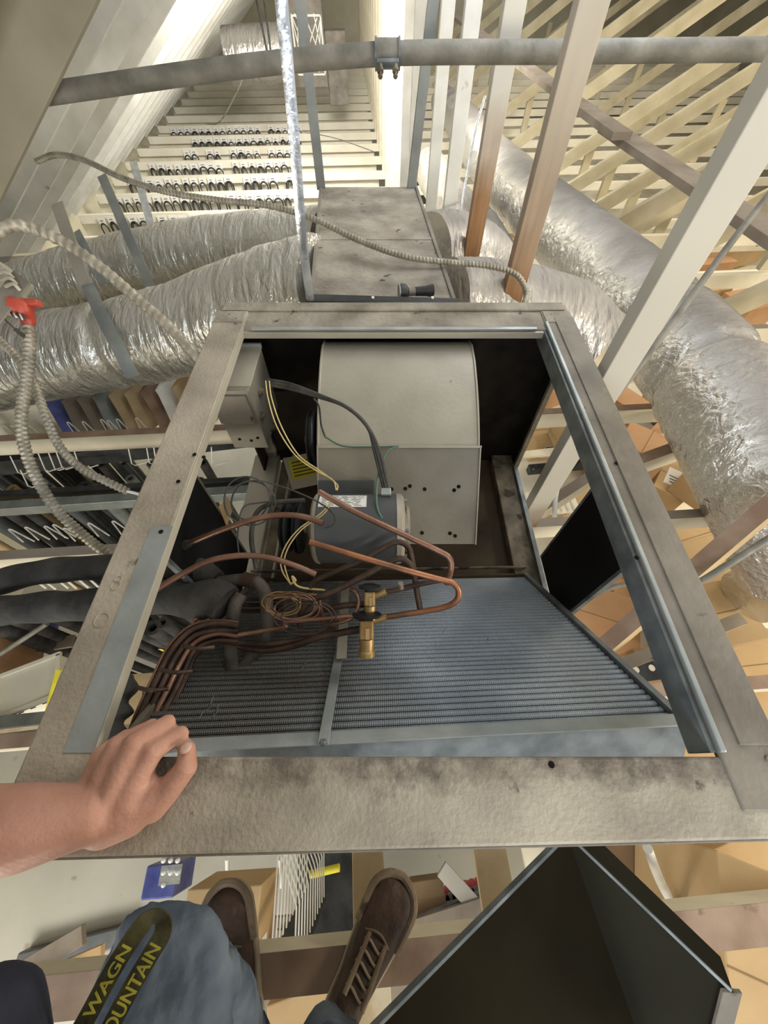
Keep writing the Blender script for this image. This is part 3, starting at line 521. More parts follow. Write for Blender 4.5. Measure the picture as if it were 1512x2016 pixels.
# fin relief: fine folds across each tube row
nt = FIN.node_tree; N = nt.nodes; wv = N.new('ShaderNodeTexWave'); wv.bands_direction = 'X'; wv.inputs['Scale'].default_value = 90
tc = N.new('ShaderNodeTexCoord'); nt.links.new(tc.outputs['Object'], wv.inputs[0]); bm_ = N.new('ShaderNodeBump'); bm_.inputs['Strength'].default_value = 0.5; bm_.inputs['Distance'].default_value = 0.002
nt.links.new(wv.outputs[0], bm_.inputs['Height']); nt.links.new(bm_.outputs[0], N['Principled BSDF'].inputs['Normal'])
cslab(0.0, 0.012, 0.0, 1.0, -0.075, 0.008).to('end_plate', OLDRAIL, coil, bevel=0.001); cslab(0.985, 1.0, 0.0, 1.0, -0.075, 0.008).to('end_plate', ZINC_D, coil, bevel=0.001)
cslab(0.0, 1.0, -0.005, 0.03, -0.085, 0.004).to('coil_case', ZINC_D, coil, bevel=0.002); cslab(0.0, 1.0, -0.012, 0.03, 0.004, 0.006).to('case_lip', ZINC, coil, bevel=0.001)
cslab(0.0, 1.0, 0.985, 1.005, -0.08, 0.006).to('coil_case', RUSTFL, coil)
M().beam((-0.4, 0.485, -1.065), (0.43, 0.50, -1.065), 0.004, 0.012).to('pan_lip', OLDRAIL, coil)
def oncoil(px, py, off=0.0):
    r = P(px, py, 1.0); t = (NL + cn * off).dot(cn) / r.dot(cn); return r * t
def cstrip(name, p0, p1, hw, off, m):
    A = oncoil(*p0, off); Bp = oncoil(*p1, off); return M().beam(A, Bp, hw * 2, 0.004, cn).to(name, m, coil, bevel=0.001)
cstrip('centre_strap', (636, 1466), (672, 1262), 0.0085, 0.012, ZINC); cstrip('strap_bracket', (672, 1296), (680, 1150), 0.010, 0.022, GALV)
q = oncoil(636, 1464, 0.014); M().lathe(q, cn, [(0, 0.006), (0.004, 0.006), (0.005, 0.004)], 6).to('strap_bolt', ZINC_D, coil)
for (px, py, n_) in ((405, 1400, 5), (590, 1320, 3), (418, 1412, 4), (870, 1245, 2), (960, 1260, 2), (395, 1415, 3)):
    for i in range(n_):
        A = oncoil(px + random.uniform(-4, 4) + i * 4, py - i * 6, 0.001); d = oncoil(px + 6, py - 9, 0.001) - oncoil(px, py, 0.001)
        M().beam(A, A + d.normalized() * random.uniform(0.004, 0.01), 0.0012, 0.001, cn).to('bent_fin', SHINY, coil)

# refrigerant piping
def pipe(name, pts, r, m, parent=ah, seg=10, n=7, **k): return M().tube([P(*p) for p in pts], r, seg, n, **k).to(name, m, parent, smooth=True)
pipe('copper_pipe', [(628, 968, .70), (700, 1008, .69), (800, 1055, .68), (862, 1084, .68), (884, 1098, .68), (888, 1118, .685), (880, 1150, .70)], 0.0056, COPPER)
pipe('copper_pipe', [(610, 1067, .68), (700, 1094, .67), (800, 1123, .665), (864, 1140, .665), (892, 1148, .67), (903, 1165, .675), (896, 1185, .68), (860, 1199, .69), (745, 1217, .70)], 0.0055, COPPER_O)
pipe('copper_pipe', [(610, 1178, .74), (616, 1148, .73), (650, 1130, .72), (706, 1106, .715), (756, 1078, .71), (783, 1067, .71), (804, 1078, .71), (812, 1108, .71), (820, 1160, .705), (828, 1205, .70)], 0.0055, COPPER_D)
pipe('copper_pipe', [(590, 1232, .73), (594, 1205, .72), (612, 1184, .715), (660, 1163, .71), (720, 1132, .705), (765, 1106, .70), (790, 1100, .70), (808, 1112, .70), (812, 1128, .70)], 0.006, COPPER_D)
pipe('copper_pipe', [(742, 1170, .71), (790, 1159, .705), (840, 1147, .70), (882, 1140, .70)], 0.0052, COPPER_D)
pipe('copper_pipe', [(330, 1082, .78), (365, 1072, .77), (440, 1042, .75), (510, 1020, .735), (560, 1014, .73), (600, 1018, .725), (636, 1030, .72)], 0.0058, COPPER)
pipe('copper_pipe', [(296, 1168, .70), (350, 1135, .70), (410, 1105, .70), (470, 1094, .70), (530, 1098, .70), (585, 1115, .70), (622, 1131, .70)], 0.0056, COPPER)
pipe('suction_elbow', [(430, 1148, .80), (470, 1142, .80), (502, 1145, .79), (520, 1165, .79), (526, 1200, .79), (524, 1245, .79), (505, 1280, .785), (470, 1320, .78), (460, 1330, .77), (455, 1300, .765), (456, 1250, .765), (462, 1195, .77), (475, 1170, .78)], 0.0135, LEAD)
pipe('pipe_joint', [(480, 1140, .795), (503, 1146, .787)], 0.0155, COPPER_D)
pipe('copper_pipe', [(722, 1190, .72), (680, 1192, .72), (640, 1200, .73), (600, 1212, .74)], 0.006, COPPER_D)
pipe('copper_pipe', [(712, 1238, .71), (670, 1246, .715), (625, 1255, .72), (575, 1272, .73), (520, 1280, .74), (470, 1272, .75)], 0.0068, COPPER_D)
pipe('copper_pipe', [(470, 1250, .72), (530, 1240, .72), (562, 1234, .71), (566, 1224, .71), (640, 1218, .70), (690, 1213, .70), (715, 1220, .70)], 0.0042, COPPER)
pipe('copper_pipe', [(470, 1266, .74), (530, 1268, .73), (600, 1256, .73), (660, 1240, .72)], 0.0048, COPPER_D)
pipe('copper_pipe', [(525, 1172, .74), (570, 1175, .73), (622, 1172, .72), (632, 1200, .72), (634, 1225, .73)], 0.0035, COPPER)
pipe('copper_pipe', [(690, 1160, .71), (702, 1168, .70), (706, 1190, .70), (694, 1215, .70), (668, 1226, .70), (640, 1230, .71)], 0.0035, COPPER)
for i, (y0, y1) in enumerate(((1178, 1180), (1190, 1190), (1202, 1199))): pipe('return_bend', [(470, y0, .82), (500, y0 + 1, .82), (560, y1, .80)], 0.0045, COPPER_D)
# expansion valves
for (px, py, zc_, s) in ((728, 1182, .70, 0.9), (722, 1243, .69, 1.15)):
    c = P(px, py, zc_); dn = (P(px, py + 30, zc_) - P(px, py - 10, zc_)).normalized(); rt = Vector((1, 0, 0))
    vb = M().box(c - dn * 0.004 * s, (0.022 * s, 0.030 * s, 0.020 * s), (rt, dn, rt.cross(dn))).to('expansion_valve', BRASS, ah, bevel=0.003)
    M().lathe(c - dn * 0.019 * s, -dn, [(0, 0.010 * s), (0.004, 0.012 * s), (0.005, 0.021 * s), (0.009, 0.023 * s), (0.012, 0.014 * s)], 22).to('valve_cap', BLACKST, vb, smooth=True)
    M().lathe(c + dn * 0.011 * s, dn, [(0, 0.0115 * s), (0.018 * s, 0.0115 * s), (0.020 * s, 0.0135 * s), (0.027 * s, 0.0135 * s), (0.029 * s, 0.010 * s)], 20).to('valve_stem', BRASS, vb, smooth=True)
    M().box(c - Fv * 0.013 * s + rt * 0.002, (0.006 * s, 0.017 * s, 0.001), (rt, dn, rt.cross(dn))).to('valve_tag', CARD, vb)
pipe('valve_port', [(738, 1172, .705), (760, 1164, .703)], 0.0068, BRASS); pipe('valve_port', [(736, 1222, .70), (762, 1214, .70)], 0.0068, BRASS)
pipe('access_port', [(790, 1158, .70), (789, 1148, .69)], 0.0045, MOTOREND)
# distributor capillaries
for i in range(14):
    o = i * 0.9; y0 = 1225 + i * 3.4; z0 = .745 + 0.006 * math.sin(i * 2.1)
    pipe('distributor_tube', [(470, y0, z0), (425, y0 - 3 + random.uniform(-3, 3), z0), (375 + o, 1232 + i * 4.3, z0 - .01), (330 + i * 3.1, 1275 + i * 4, z0 - .03), (300 + i * 4.0, 1335 + i * 2.4, z0 - .06),
                              (272 + i * 4.2, 1395 + i * 1.5, z0 - .085), (250 + i * 5.2, 1450, z0 - .10)], 0.0027 + 0.0012 * (i % 3), COPPER_D if i % 4 else COPPER)
for (px, py) in ((298, 1357), (345, 1322), (388, 1275)):
    M().tube([P(px - 30, py - 4, .66), P(px, py + 2, .645), P(px + 34, py - 1, .655)], 0.0035, 6, 4).to('tube_tie', COPPER_D, ah, smooth=True)
for i in range(8):
    y = 1215 + i * 20; x = 405 - i * 14
    pipe('u_bend', [(x, y, .78 - .012 * i), (x - 18, y + 3, .76 - .012 * i), (x - 20, y + 13, .76 - .012 * i), (x - 2, y + 15, .775 - .012 * i)], 0.0045, COPPER)
# capillary coils
def coilwire(name, cx_, cy_, zc_, r0, turns, wr, m, parent=ah, flat=0.55, seed=1):
    rnd = random.Random(seed); pts = []
    for i in range(int(turns * 10)):
        a = i / 10 * 2 * math.pi; rr_ = r0 * (1 + 0.18 * math.sin(i * 0.37 + seed) + 0.08 * rnd.random()); pts.append(P(cx_ + rr_ * math.cos(a), cy_ + flat * rr_ * math.sin(a) + 3 * math.sin(i * .3), zc_ - 0.0006 * i))
    return M().tube(pts, wr, 6, 3).to(name, m, parent, smooth=True)
coilwire('capillary_tube', 580, 1196, .72, 44, 4.5, 0.0011, COPPER, seed=2); coilwire('capillary_tube', 600, 1215, .70, 52, 2.5, 0.0011, COPPER_D, seed=5)
coilwire('capillary_tube', 555, 1190, .73, 34, 3.5, 0.0012, BRASS, seed=8)
coilwire('loose_wire', 492, 985, .78, 44, 2.4, 0.0016, GWIRE, flat=0.95, seed=3)
pipe('loose_wire', [(450, 962, .77), (500, 946, .76), (560, 960, .75), (620, 985, .74), (655, 1010, .73), (658, 1030, .73), (640, 1040, .73)], 0.0016, GWIRE)
pipe('loose_wire', [(470, 1090, .74), (468, 1050, .74), (478, 1000, .76), (510, 990, .78), (560, 985, .8)], 0.0015, GWIRE)
pipe('loose_wire', [(505, 1120, .78), (495, 1060, .79), (505, 1010, .8), (540, 990, .8), (600, 985, .8)], 0.005, GWIRE)
for i, (dx, r) in enumerate(((0, .0042), (5, .0042), (-5, .003))):
    pipe('motor_lead', [(528, 752 + dx, .90), (570, 760 + dx, .87), (625, 778 + dx / 2, .84), (680, 800, .82), (722, 838, .82), (742 + dx, 890, .82), (752 + dx, 930, .82), (760 + dx, 962, .82)], r, GWIRE)
pipe('ground_wire', [(640, 860, .90), (675, 878, .89), (730, 880, .87), (785, 879, .86)], 0.002, GREEN)
pipe('ground_wire', [(784, 878, .86), (762, 890, .85), (746, 930, .83), (741, 975, .79), (746, 1010, .77), (770, 1040, .77), (782, 1065, .77)], 0.0022, GREEN)
pipe('dark_lead', [(618, 785, .87), (628, 800, .87), (632, 835, .9), (640, 860, .9)], 0.0022, GWIRE)
for i in (0, 7):
    pipe('thermostat_wire', [(523 + i, 750, .89), (528 + i, 785, .86), (545 + i * 1.3, 840, .82), (580 + i, 895, .79), (620 + i, 925, .78), (655 + i, 945 + i, .77), (662 + i * .3, 965, .755)], 0.0014, YWIRE)
    pipe('thermostat_wire', [(655, 985, .745), (630 + i, 1012, .74), (590 + i, 1040, .74), (565 + i, 1070, .74), (553 + i, 1100, .74), (556 + i, 1125, .74), (572, 1150, .74)], 0.0013, YWIRE)
pipe('wire_knot', [(572, 1150, .735), (582, 1143, .73), (575, 1135, .73), (588, 1155, .73), (640, 1162, .73)], 0.002, YWIRE)

# ================================================================ insulated lines from the left
def foamtube(pts, r, lab, seed):
    rf = lambda t, a, d: 1 + 0.05 * math.sin(d * 46 + seed) + 0.05 * noise.noise(Vector((d * 14 + seed, math.cos(a) * 1.5, math.sin(a) * 1.5)))
    return M().tube([P(*p) for p in pts], r, 20, 14, rf=rf).to('insulated_pipe', FOAM, None, smooth=True, label=lab, cat='pipe')
foamtube([(-260, 1175, .98), (-60, 1160, .94), (60, 1130, .92), (180, 1118, .90), (300, 1120, .87), (380, 1122, .84), (430, 1142, .82)], lambda t: 0.030 if t < .85 else 0.030 - 0.08 * (t - .85), 'black foam-wrapped line entering under the left rail, upper of the two', 1)
foamtube([(-260, 1215, .93), (-60, 1208, .90), (60, 1197, .87), (180, 1190, .84), (300, 1175, .81), (380, 1182, .79), (425, 1178, .775), (445, 1190, .77)], lambda t: 0.034 + 0.01 * max(0, t - .5), 'black foam-wrapped line entering under the left rail, lower and thicker', 4)
M().tube([P(320, 1090, .80), P(350, 1078, .78), P(372, 1070, .77)], lambda t: 0.017 - 0.009 * t, 12, 6).to('pipe_sleeve', FOAM, ah, smooth=True)
M().tube([P(245, 1330, .68), P(235, 1380, .66), P(225, 1420, .64), P(215, 1470, .62)], lambda t: 0.014 + 0.012 * math.sin(t * 9) ** 2, 12, 8).to('pipe_sleeve', FOAM, ah, smooth=True)

# ================================================================ plenum, ducts
pt_ = thing('supply_plenum', (-0.02, 1.55, -1.0), 'dusty rectangular sheet-metal plenum behind the air handler', 'duct')
a, b2, c2, d2 = Vector((-0.202, 1.035, -0.585)), Vector((0.205, 1.035, -0.585)), Vector((0.137, 2.08, -0.615)), Vector((-0.272, 2.08, -0.615))
dz = Vector((0, 0, 0.40)); M().hexa([a - dz, b2 - dz, c2 - dz, d2 - dz, a, b2, c2, d2]).to('plenum_box', DUSTY, pt_, bevel=0.004)
for (p, q) in ((a, d2), (b2, c2)): M().beam(p + Vector((0, 0, .002)), q + Vector((0, 0, .002)), 0.012, 0.006, EZ).to('standing_seam', DUSTY_GREY, pt_, bevel=0.002)
M().beam(a.lerp(d2, .48) + Vector((0, 0, .001)), b2.lerp(c2, .48) + Vector((0, 0, .001)), 0.02, 0.003, EZ).to('cross_seam', DUSTY, pt_, bevel=0.001)
fs = thing('filter_track', (0.0, 1.045, -0.58), 'long black metal strip lying across the plenum end behind the far rail', 'metal strip')
M().hexa([(-0.195, 1.032, -.583), (0.205, 1.025, -.583), (0.205, 1.050, -.583), (-0.19, 1.065, -.583), (-0.195, 1.032, -.548), (0.205, 1.025, -.552), (0.205, 1.050, -.549), (-0.19, 1.065, -.545)]).to('track_body', BLACKST, fs, bevel=0.002)
for x in (-0.03, 0.13): M().cyl((x, 1.048, -0.55), (x, 1.048, -0.545), 0.004, 10).to('rivet', WHITE, fs)
fl = thing('flashlight', (0.09, 1.13, -0.585), 'small black and grey flashlight lying on the plenum', 'flashlight')
hA, hB = Vector((0.043, 1.10, -0.560)), Vector((0.137, 1.115, -0.562)); hd = (hB - hA).normalized()
M().lathe(hA, hd, [(0, 0.019), (0.002, 0.021), (0.016, 0.021), (0.02, 0.018), (0.026, 0.012)], 24).to('lamp_head', BLACK, fl, smooth=True)
M().lathe(hA - hd * 0.0008, hd, [(0, 0.017), (0.001, 0.017)], 24).to('lens', ZINC, fl); M().hollow(hA - hd * .002, hA + hd * .001, 0.0205, 0.0165, 24).to('bezel_ring', ZINC, fl, smooth=True)
M().lathe(hA + hd * 0.026, hd, [(0, 0.011), (0.03, 0.010), (0.045, 0.012)], 20).to('handle_neck', DUSTY_GREY, fl, smooth=True)
M().lathe(hA + hd * 0.045, hd, [(0, 0.0115), (0.03, 0.013), (0.05, 0.017), (0.052, 0.015)], 20).to('handle_grip', BLACK, fl, smooth=True)

def duct(name, pts, r, m, label, seed, cat='duct', parent=None, nn=26, amp=0.035):
    rf = lambda t, a, d: 1 + amp * noise.noise(Vector((d * 9 + seed, math.cos(a) * 1.2, math.sin(a) * 1.2))) + 0.016 * noise.noise(Vector((d * 46 + seed, math.cos(a) * 3, math.sin(a) * 3)))
    return M().tube([P(*p) if len(p) == 3 and not isinstance(p, Vector) else p for p in pts], r, 48, nn, rf=rf).to(name, m, parent, smooth=True, label=label, cat=cat)
def pinch(ts, depth=0.12, wd=0.012, r=0.17):
    return lambda t: r * (1 - sum(depth * math.exp(-((t - x) / wd) ** 2) for x in ts))
duct('flexible_duct', [(640, 575, 1.38), (560, 590, 1.45), (470, 615, 1.55), (380, 645, 1.64), (280, 672, 1.70), (150, 695, 1.74), (20, 722, 1.78), (-160, 760, 1.8)], pinch([0.62], 0.10, 0.012, 0.178), FOIL, 'large silver foil duct left of the air handler, nearest one', 11, nn=44)
duct('flexible_duct', [(655, 492, 1.78), (600, 492, 1.85), (500, 494, 1.97), (380, 505, 2.08), (250, 530, 2.15), (130, 560, 2.2), (0, 600, 2.25)], pinch([0.3], 0.05, 0.01, 0.165), FOIL, 'silver foil duct leaving the plenum on the left, behind the nearest one', 23, nn=44)
duct('flexible_duct', [(845, 500, 1.86), (890, 495, 1.92), (940, 515, 2.0), (970, 560, 2.12), (985, 640, 2.3)], 0.165, FOIL_D, 'dusty foil duct bulging from the right side of the plenum', 31, nn=30)
duct('flexible_duct', [(880, 600, 1.42), (960, 600, 1.48), (1050, 612, 1.56), (1120, 636, 1.60), (1165, 680, 1.63)], 0.150, FOIL_D, 'dusty foil duct behind the far right corner of the air handler', 43, nn=34)
bd = [(872, 200, 6.6), (905, 235, 5.2), (965, 318, 3.75), (1055, 410, 2.85), (1170, 512, 2.30), (1290, 628, 1.88), (1392, 752, 1.56), (1475, 890, 1.42), (1545, 1030, 1.40), (1595, 1125, 1.41)]
duct('flexible_duct', bd, pinch([0.32, 0.565, 0.66], 0.14, 0.008, 0.205), FOIL_R, 'long grey and silver foil duct running down the right side', 57, nn=44, amp=0.02)
duct('flexible_duct', [(845, 330, 4.2), (885, 395, 3.6), (935, 450, 3.1), (975, 520, 2.8)], 0.17, FOIL_D, 'dull grey flexible duct seen between the white posts', 63, nn=24)
duct('flexible_duct', [(450, 112, 5.2), (505, 108, 5.2), (560, 104, 5.25)], 0.27, FOIL_D, 'short grey foil duct far back at the top beside the grille', 71, nn=14)
duct('flexible_duct', [(1470, 1175, 1.72), (1530, 1150, 1.72), (1600, 1160, 1.72)], 0.12, FOIL, 'small silver duct end low at the right edge', 77, nn=14)

# ================================================================ hangers, pipes, cables
def flatbar(name, a, b, wd, m, lab, th=0.003, nrm=None, cat='strap'):
    return M().beam(a, b, wd, th, nrm if nrm is not None else -Fv).to(name, m, None, bevel=0.0006, label=lab, cat=cat)
def angle(name, a, b, s, m, lab):
    t = thing(name, b, lab, 'hanger'); d, sd, u = frame(Vector(b) - Vector(a), Vector((0, -1, 0)))
    M().beam(Vector(a), Vector(b), s, 0.003, Vector((0, -1, 0))).to('front_leg', m, t); M().beam(Vector(a) + sd * s / 2 - u * s / 2, Vector(b) + sd * s / 2 - u * s / 2, 0.003, s, Vector((0, -1, 0))).to('side_leg', m, t)
angle('angle_hanger', Vector((-0.272, 2.06, 0.5)), Vector((-0.268, 2.06, -0.62)), 0.035, STRAP, 'grey steel angle hanger at the left far corner of the plenum')
angle('angle_hanger', Vector((0.215, 2.06, 0.5)), Vector((0.118, 2.06, -0.62)), 0.035, STRAP, 'grey steel angle hanger at the right far corner of the plenum')
M().tube([Vector((-0.150, 0.98, 0.25)), Vector((-0.158, 1.0, 0.0)), Vector((-0.170, 1.0, -0.2)), Vector((-0.185, 1.0, -0.38)), Vector((-0.195, 1.03, -0.52)), Vector((-0.20, 1.04, -0.62))], 0.0105, 8, 10, flat=0.12).to('foil_strap', SHINY, None, smooth=True, label='bright crinkled foil hanger strap left of the plenum', cat='strap')
flatbar('duct_strap', P(200, 345, 1.9), P(302, 578, 1.86), 0.046, STRAP, 'steel strap holding the rear foil duct on the left')
flatbar('duct_strap', P(262, 318, 2.3), P(298, 446, 2.25), 0.045, SHINY, 'short bright strap between the white rafters and the rear duct')
flatbar('duct_strap', P(112, 400, 1.62), P(172, 575, 1.58), 0.052, GALV, 'pale strap running down onto the nearest foil duct')
M().tube([P(172, 560, 1.56), P(200, 620, 1.50), P(230, 680, 1.49), P(262, 742, 1.53)], 0.024, 8, 8, flat=0.08).to('duct_strap', STRAP, None, smooth=True, label='wide grey strap wrapped over the nearest foil duct', cat='strap')
flatbar('duct_strap', P(150, 455, 1.9), P(205, 560, 1.85), 0.04, STRAP, 'dark strap end between two left foil ducts')
# sprinkler pipe
sp = thing('grey_pipe', P(763, 106, 1.12), 'dusty grey pipe crossing the top of the view with a clamped coupling', 'pipe')
pa, pb, pc, pd_ = P(60, 190, 1.13), P(470, 132, 1.10), P(763, 106, 1.09), P(1640, 96, 1.09)
M().tube([pa, pb, pc, pc.lerp(pd_, .4), pd_], 0.0245, 24, 8).to('pipe_run', PIPEGREY, sp, smooth=True)
d = (pd_ - pc).normalized(); M().cyl(pc - d * 0.034, pc + d * 0.034, 0.030, 24).to('coupling', PIPEGREY, sp, smooth=True)
for e in (-0.033, 0.033): M().cyl(pc + d * e - d * .003, pc + d * e + d * .003, 0.033, 24).to('coupling_ring', ZINC_D, sp, smooth=True)
for e in (-0.020, 0.022):
    q = P(763, 128, 1.07) + d * e; M().lathe(q, -Uv, [(0, 0.006), (0.012, 0.006), (0.013, 0.009), (0.019, 0.009), (0.02, 0.004), (0.03, 0.004), (0.031, 0.007), (0.034, 0.006)], 12).to('coupling_bolt', OLDRAIL, sp, smooth=True)
M().box(P(763, 124, 1.075), (0.062, 0.012, 0.016), (d, Uv, d.cross(Uv))).to('clamp_lug', ZINC_D, sp, bevel=0.002)
def armor(name, pts, r, lab, pitch=0.011, m=ARMOR, cat='cable'):
    path = [P(*p) for p in pts]; L = sum((path[i + 1] - path[i]).length for i in range(len(path) - 1)); n = max(6, int(L / pitch * 4 / (len(path) - 1)))
    rf = lambda t, a, d: 1 + 0.13 * math.sin(2 * math.pi * d / pitch + a)
    return M().tube(path, r, 12, n, rf=rf).to(name, m, None, smooth=True, label=lab, cat=cat)
armor('armoured_cable', [(72, 318, 1.35), (110, 305, 1.33), (165, 315, 1.3), (240, 350, 1.25), (330, 378, 1.22), (430, 394, 1.22), (530, 405, 1.22), (620, 432, 1.22), (700, 470, 1.22), (790, 503, 1.2), (880, 516, 1.2), (960, 523, 1.2), (1015, 540, 1.2), (1036, 575, 1.2), (1030, 604, 1.18)], 0.0085, 'thin armoured cable sagging over the plenum from the left rafters')
armor('armoured_cable', [(-20, 470, .85), (20, 444, .86), (70, 452, .88), (130, 480, .9), (200, 528, .92), (270, 588, .94), (330, 640, .95), (395, 712, .97), (440, 790, 1.05)], 0.0125, 'thick armoured cable reaching from the upper left down to the left rail', 0.018)
armor('armoured_cable', [(54, 628, .95), (58, 690, .95), (50, 760, .95), (42, 840, .95), (60, 915, .97), (105, 995, 1.0), (160, 1050, 1.03), (215, 1093, 1.05), (270, 1130, 1.08)], 0.0125, 'armoured cable hanging from the junction box down the left edge')
armor('armoured_cable', [(-15, 660, 1.0), (25, 695, 1.0), (65, 750, 1.0), (90, 820, 1.0), (118, 880, 1.02), (160, 922, 1.03), (210, 948, 1.05), (252, 968, 1.08)], 0.0105, 'slimmer armoured cable curving to the left shop rail')
pipe('cable_core', [(240, 965, 1.07), (270, 972, 1.08), (285, 980, 1.08)], 0.004, WHITE, bpy.data.objects[[o.name for o in bpy.data.objects if o.name.startswith('armoured_cable')][-1]])
jb = thing('junction_box', P(10, 585, .95), 'open metal junction box with red bushing at the left edge', 'junction box')
jx = (P(60, 560, .95) - P(0, 640, .95)).normalized(); jy = Fv; jz = jx.cross(jy).normalized()
M().box(P(-12, 556, .97), (0.10, 0.09, 0.085), (jx, jz, jy)).to('metal_box', GALV, jb, bevel=0.003)
M().box(P(12, 588, .915), (0.13, 0.05, 0.004), (jx, jz, jy)).to('box_cover', DUSTY_GREY, jb, bevel=0.001)
for i in range(3): M().tube([P(-5 + i * 8, 540 + i * 12, .91), P(10 + i * 8, 535 + i * 12, .90), P(28 + i * 6, 548 + i * 12, .91)], 0.004, 8, 5).to('cover_rib', GALV, jb, smooth=True)
M().tube([P(30, 600, .93), P(46, 605, .93), P(54, 625, .945), (P(56, 640, .95))], lambda t: 0.022 - 0.008 * t, 14, 5).to('red_bushing', RED, jb, smooth=True)
M().box(P(58, 597, .93), (0.05, 0.014, 0.02), (Rv, Uv, Fv)).to('red_tab', RED, jb, bevel=0.003)
for i in range(5): M().tube([P(20 + i * 5, 610, .93), P(26 + i * 6, 622 + i * 2, .92), P(44, 618 + i * 2, .93)], 0.0022, 6, 4).to('wire_end', WIREW if i % 2 else GWIRE, jb, smooth=True)
M().tube([P(8, 628, .93), P(30, 648, .92)], 0.0015, 6, 4).to('wire_end', GWIRE, jb); M().cyl(P(31, 649, .92), P(46, 661, .92), 0.005, 10).to('wire_tip', GWIRE, jb, smooth=True)
def rod(name, pts, r, m, lab, cat='rod'): return M().tube([P(*p) for p in pts], r, 12, 6).to(name, m, None, smooth=True, label=lab, cat=cat)
rod('conduit', [(1540, 350, 1.25), (1430, 490, 1.22), (1320, 640, 1.18), (1208, 785, 1.15)], 0.0105, PIPEGREY, 'thin grey conduit slanting across the foil duct at right', 'conduit')
rod('conduit', [(1560, 1030, 1.1), (1420, 1120, 1.12), (1265, 1215, 1.15)], 0.0095, PIPEGREY, 'thin grey conduit low at the right edge below the duct', 'conduit')
rod('white_conduit', [(1275, 1670, 1.0), (1300, 1735, 1.05), (1335, 1800, 1.12)], 0.012, WIREW, 'white conduit below the near rail right of the dark hood', 'conduit')
rod('white_cable', [(1190, 800, 1.7), (1110, 930, 1.65), (1092, 1000, 1.62), (1100, 1065, 1.62)], 0.010, WHITEW, 'white cable hanging beside the post in the right side opening', 'cable')
rod('small_conduit', [(1150, 1180, 1.4), (1210, 1155, 1.4), (1290, 1145, 1.4)], 0.009, PIPEGREY, 'short grey conduit behind the black side baffle on the right', 'conduit')
rod('grey_stick', [(1285, 1300, 1.5), (1400, 1220, 1.42)], 0.009, PIPEGREY, 'grey rod crossing behind the right rail', 'rod')
rod('shiny_strap', [(955, 190, 2.2), (935, 260, 2.2), (922, 330, 2.15), (910, 400, 2.1), (905, 440, 2.0)], 0.007, SHINY, 'twisted shiny strap hanging between two white posts', 'strap')
rod('floor_stick', [(-20, 1300, 1.9), (40, 1262, 1.9), (92, 1228, 1.9)], 0.012, PIPEGREY, 'grey stick lying in the shop at the left below the foam lines', 'rod')

# ================================================================ far display rows with belts
FARV = [v for v in vs if v > 4.3][:16]
cardm = mat('header_card', (0.72, 0.72, 0.68), (0.82, 0.82, 0.79), 0.55)
nt = cardm.node_tree; N = nt.nodes; tcn = N.new('ShaderNodeTexCoord'); spn = N.new('ShaderNodeSeparateXYZ'); nt.links.new(tcn.outputs['Object'], spn.inputs[0])
belt0 = None
for r, v in enumerate(FARV):
    M().box(B(-1.42, v + 0.055, ZL - 0.30), (3.66, 0.014, 0.42), (EU, EV, EZ)).to('display_board', PANELW, None, label='cream display board hanging under the far trusses, %s row from the front' % ordn(r), cat='board', group='display boards in rows')
    if r >= 9: continue
    for c in range(19):
        u = -2.95 + c * 0.118 + random.uniform(-.008, .008)
        if random.random() < 0.08 or (r in (6, 7) and c < 4): continue
        if belt0 is None:
            t = thing('drive_belt', B(0, 0, 0), 'x', 'belt', 'belts hanging on display rows')
            cd = M().box((0, 0, -0.045), (0.100, 0.004, 0.085)).to('header_card', WHITE, t)
            M().box((0, -0.0028, -0.030), (0.046, 0.001, 0.010)).to('card_print', INK, cd); M().box((0.006, -0.0028, -0.052), (0.03, 0.001, 0.006)).to('card_print', INK, cd)
            pts = [(-0.046, -0.008, -0.20), (-0.046, -0.008, -0.110), (-0.033, -0.008, -0.072), (0, -0.008, -0.056), (0.033, -0.008, -0.072), (0.046, -0.008, -0.110), (0.046, -0.008, -0.20)]
            M().tube([Vector(p) for p in pts], 0.0085, 8, 4).to('belt_loop', BLACK, t, smooth=True)
            pp = M().tube([Vector((x * 0.6, y - .004, z - .012)) for x, y, z in pts], 0.006, 6, 3).to('inner_loop', BLACK, t, smooth=True)
            belt0 = t; tt = t
        else:
            tt = belt0.copy(); COL.objects.link(tt)
            for ch in belt0.children:
                if ch.name.startswith('inner') and random.random() < 0.6: continue
                q = ch.copy(); COL.objects.link(q); q.parent = tt
                for g in ch.children: gg = g.copy(); COL.objects.link(gg); gg.parent = q
        tt.location = B(u, v - 0.034, ZL - 0.012 - 0.015 * random.random()); tt.rotation_euler = (0, random.uniform(-.03, .03), YAW)
        s_ = random.choice((0.8, 0.95, 1.0, 1.12)); tt.scale = (s_, 1, random.choice((0.9, 1, 1.05)))
        tt['label'] = 'black belt loop under a white card, %s along the %s belt row' % (ordn(c), ordn(r))
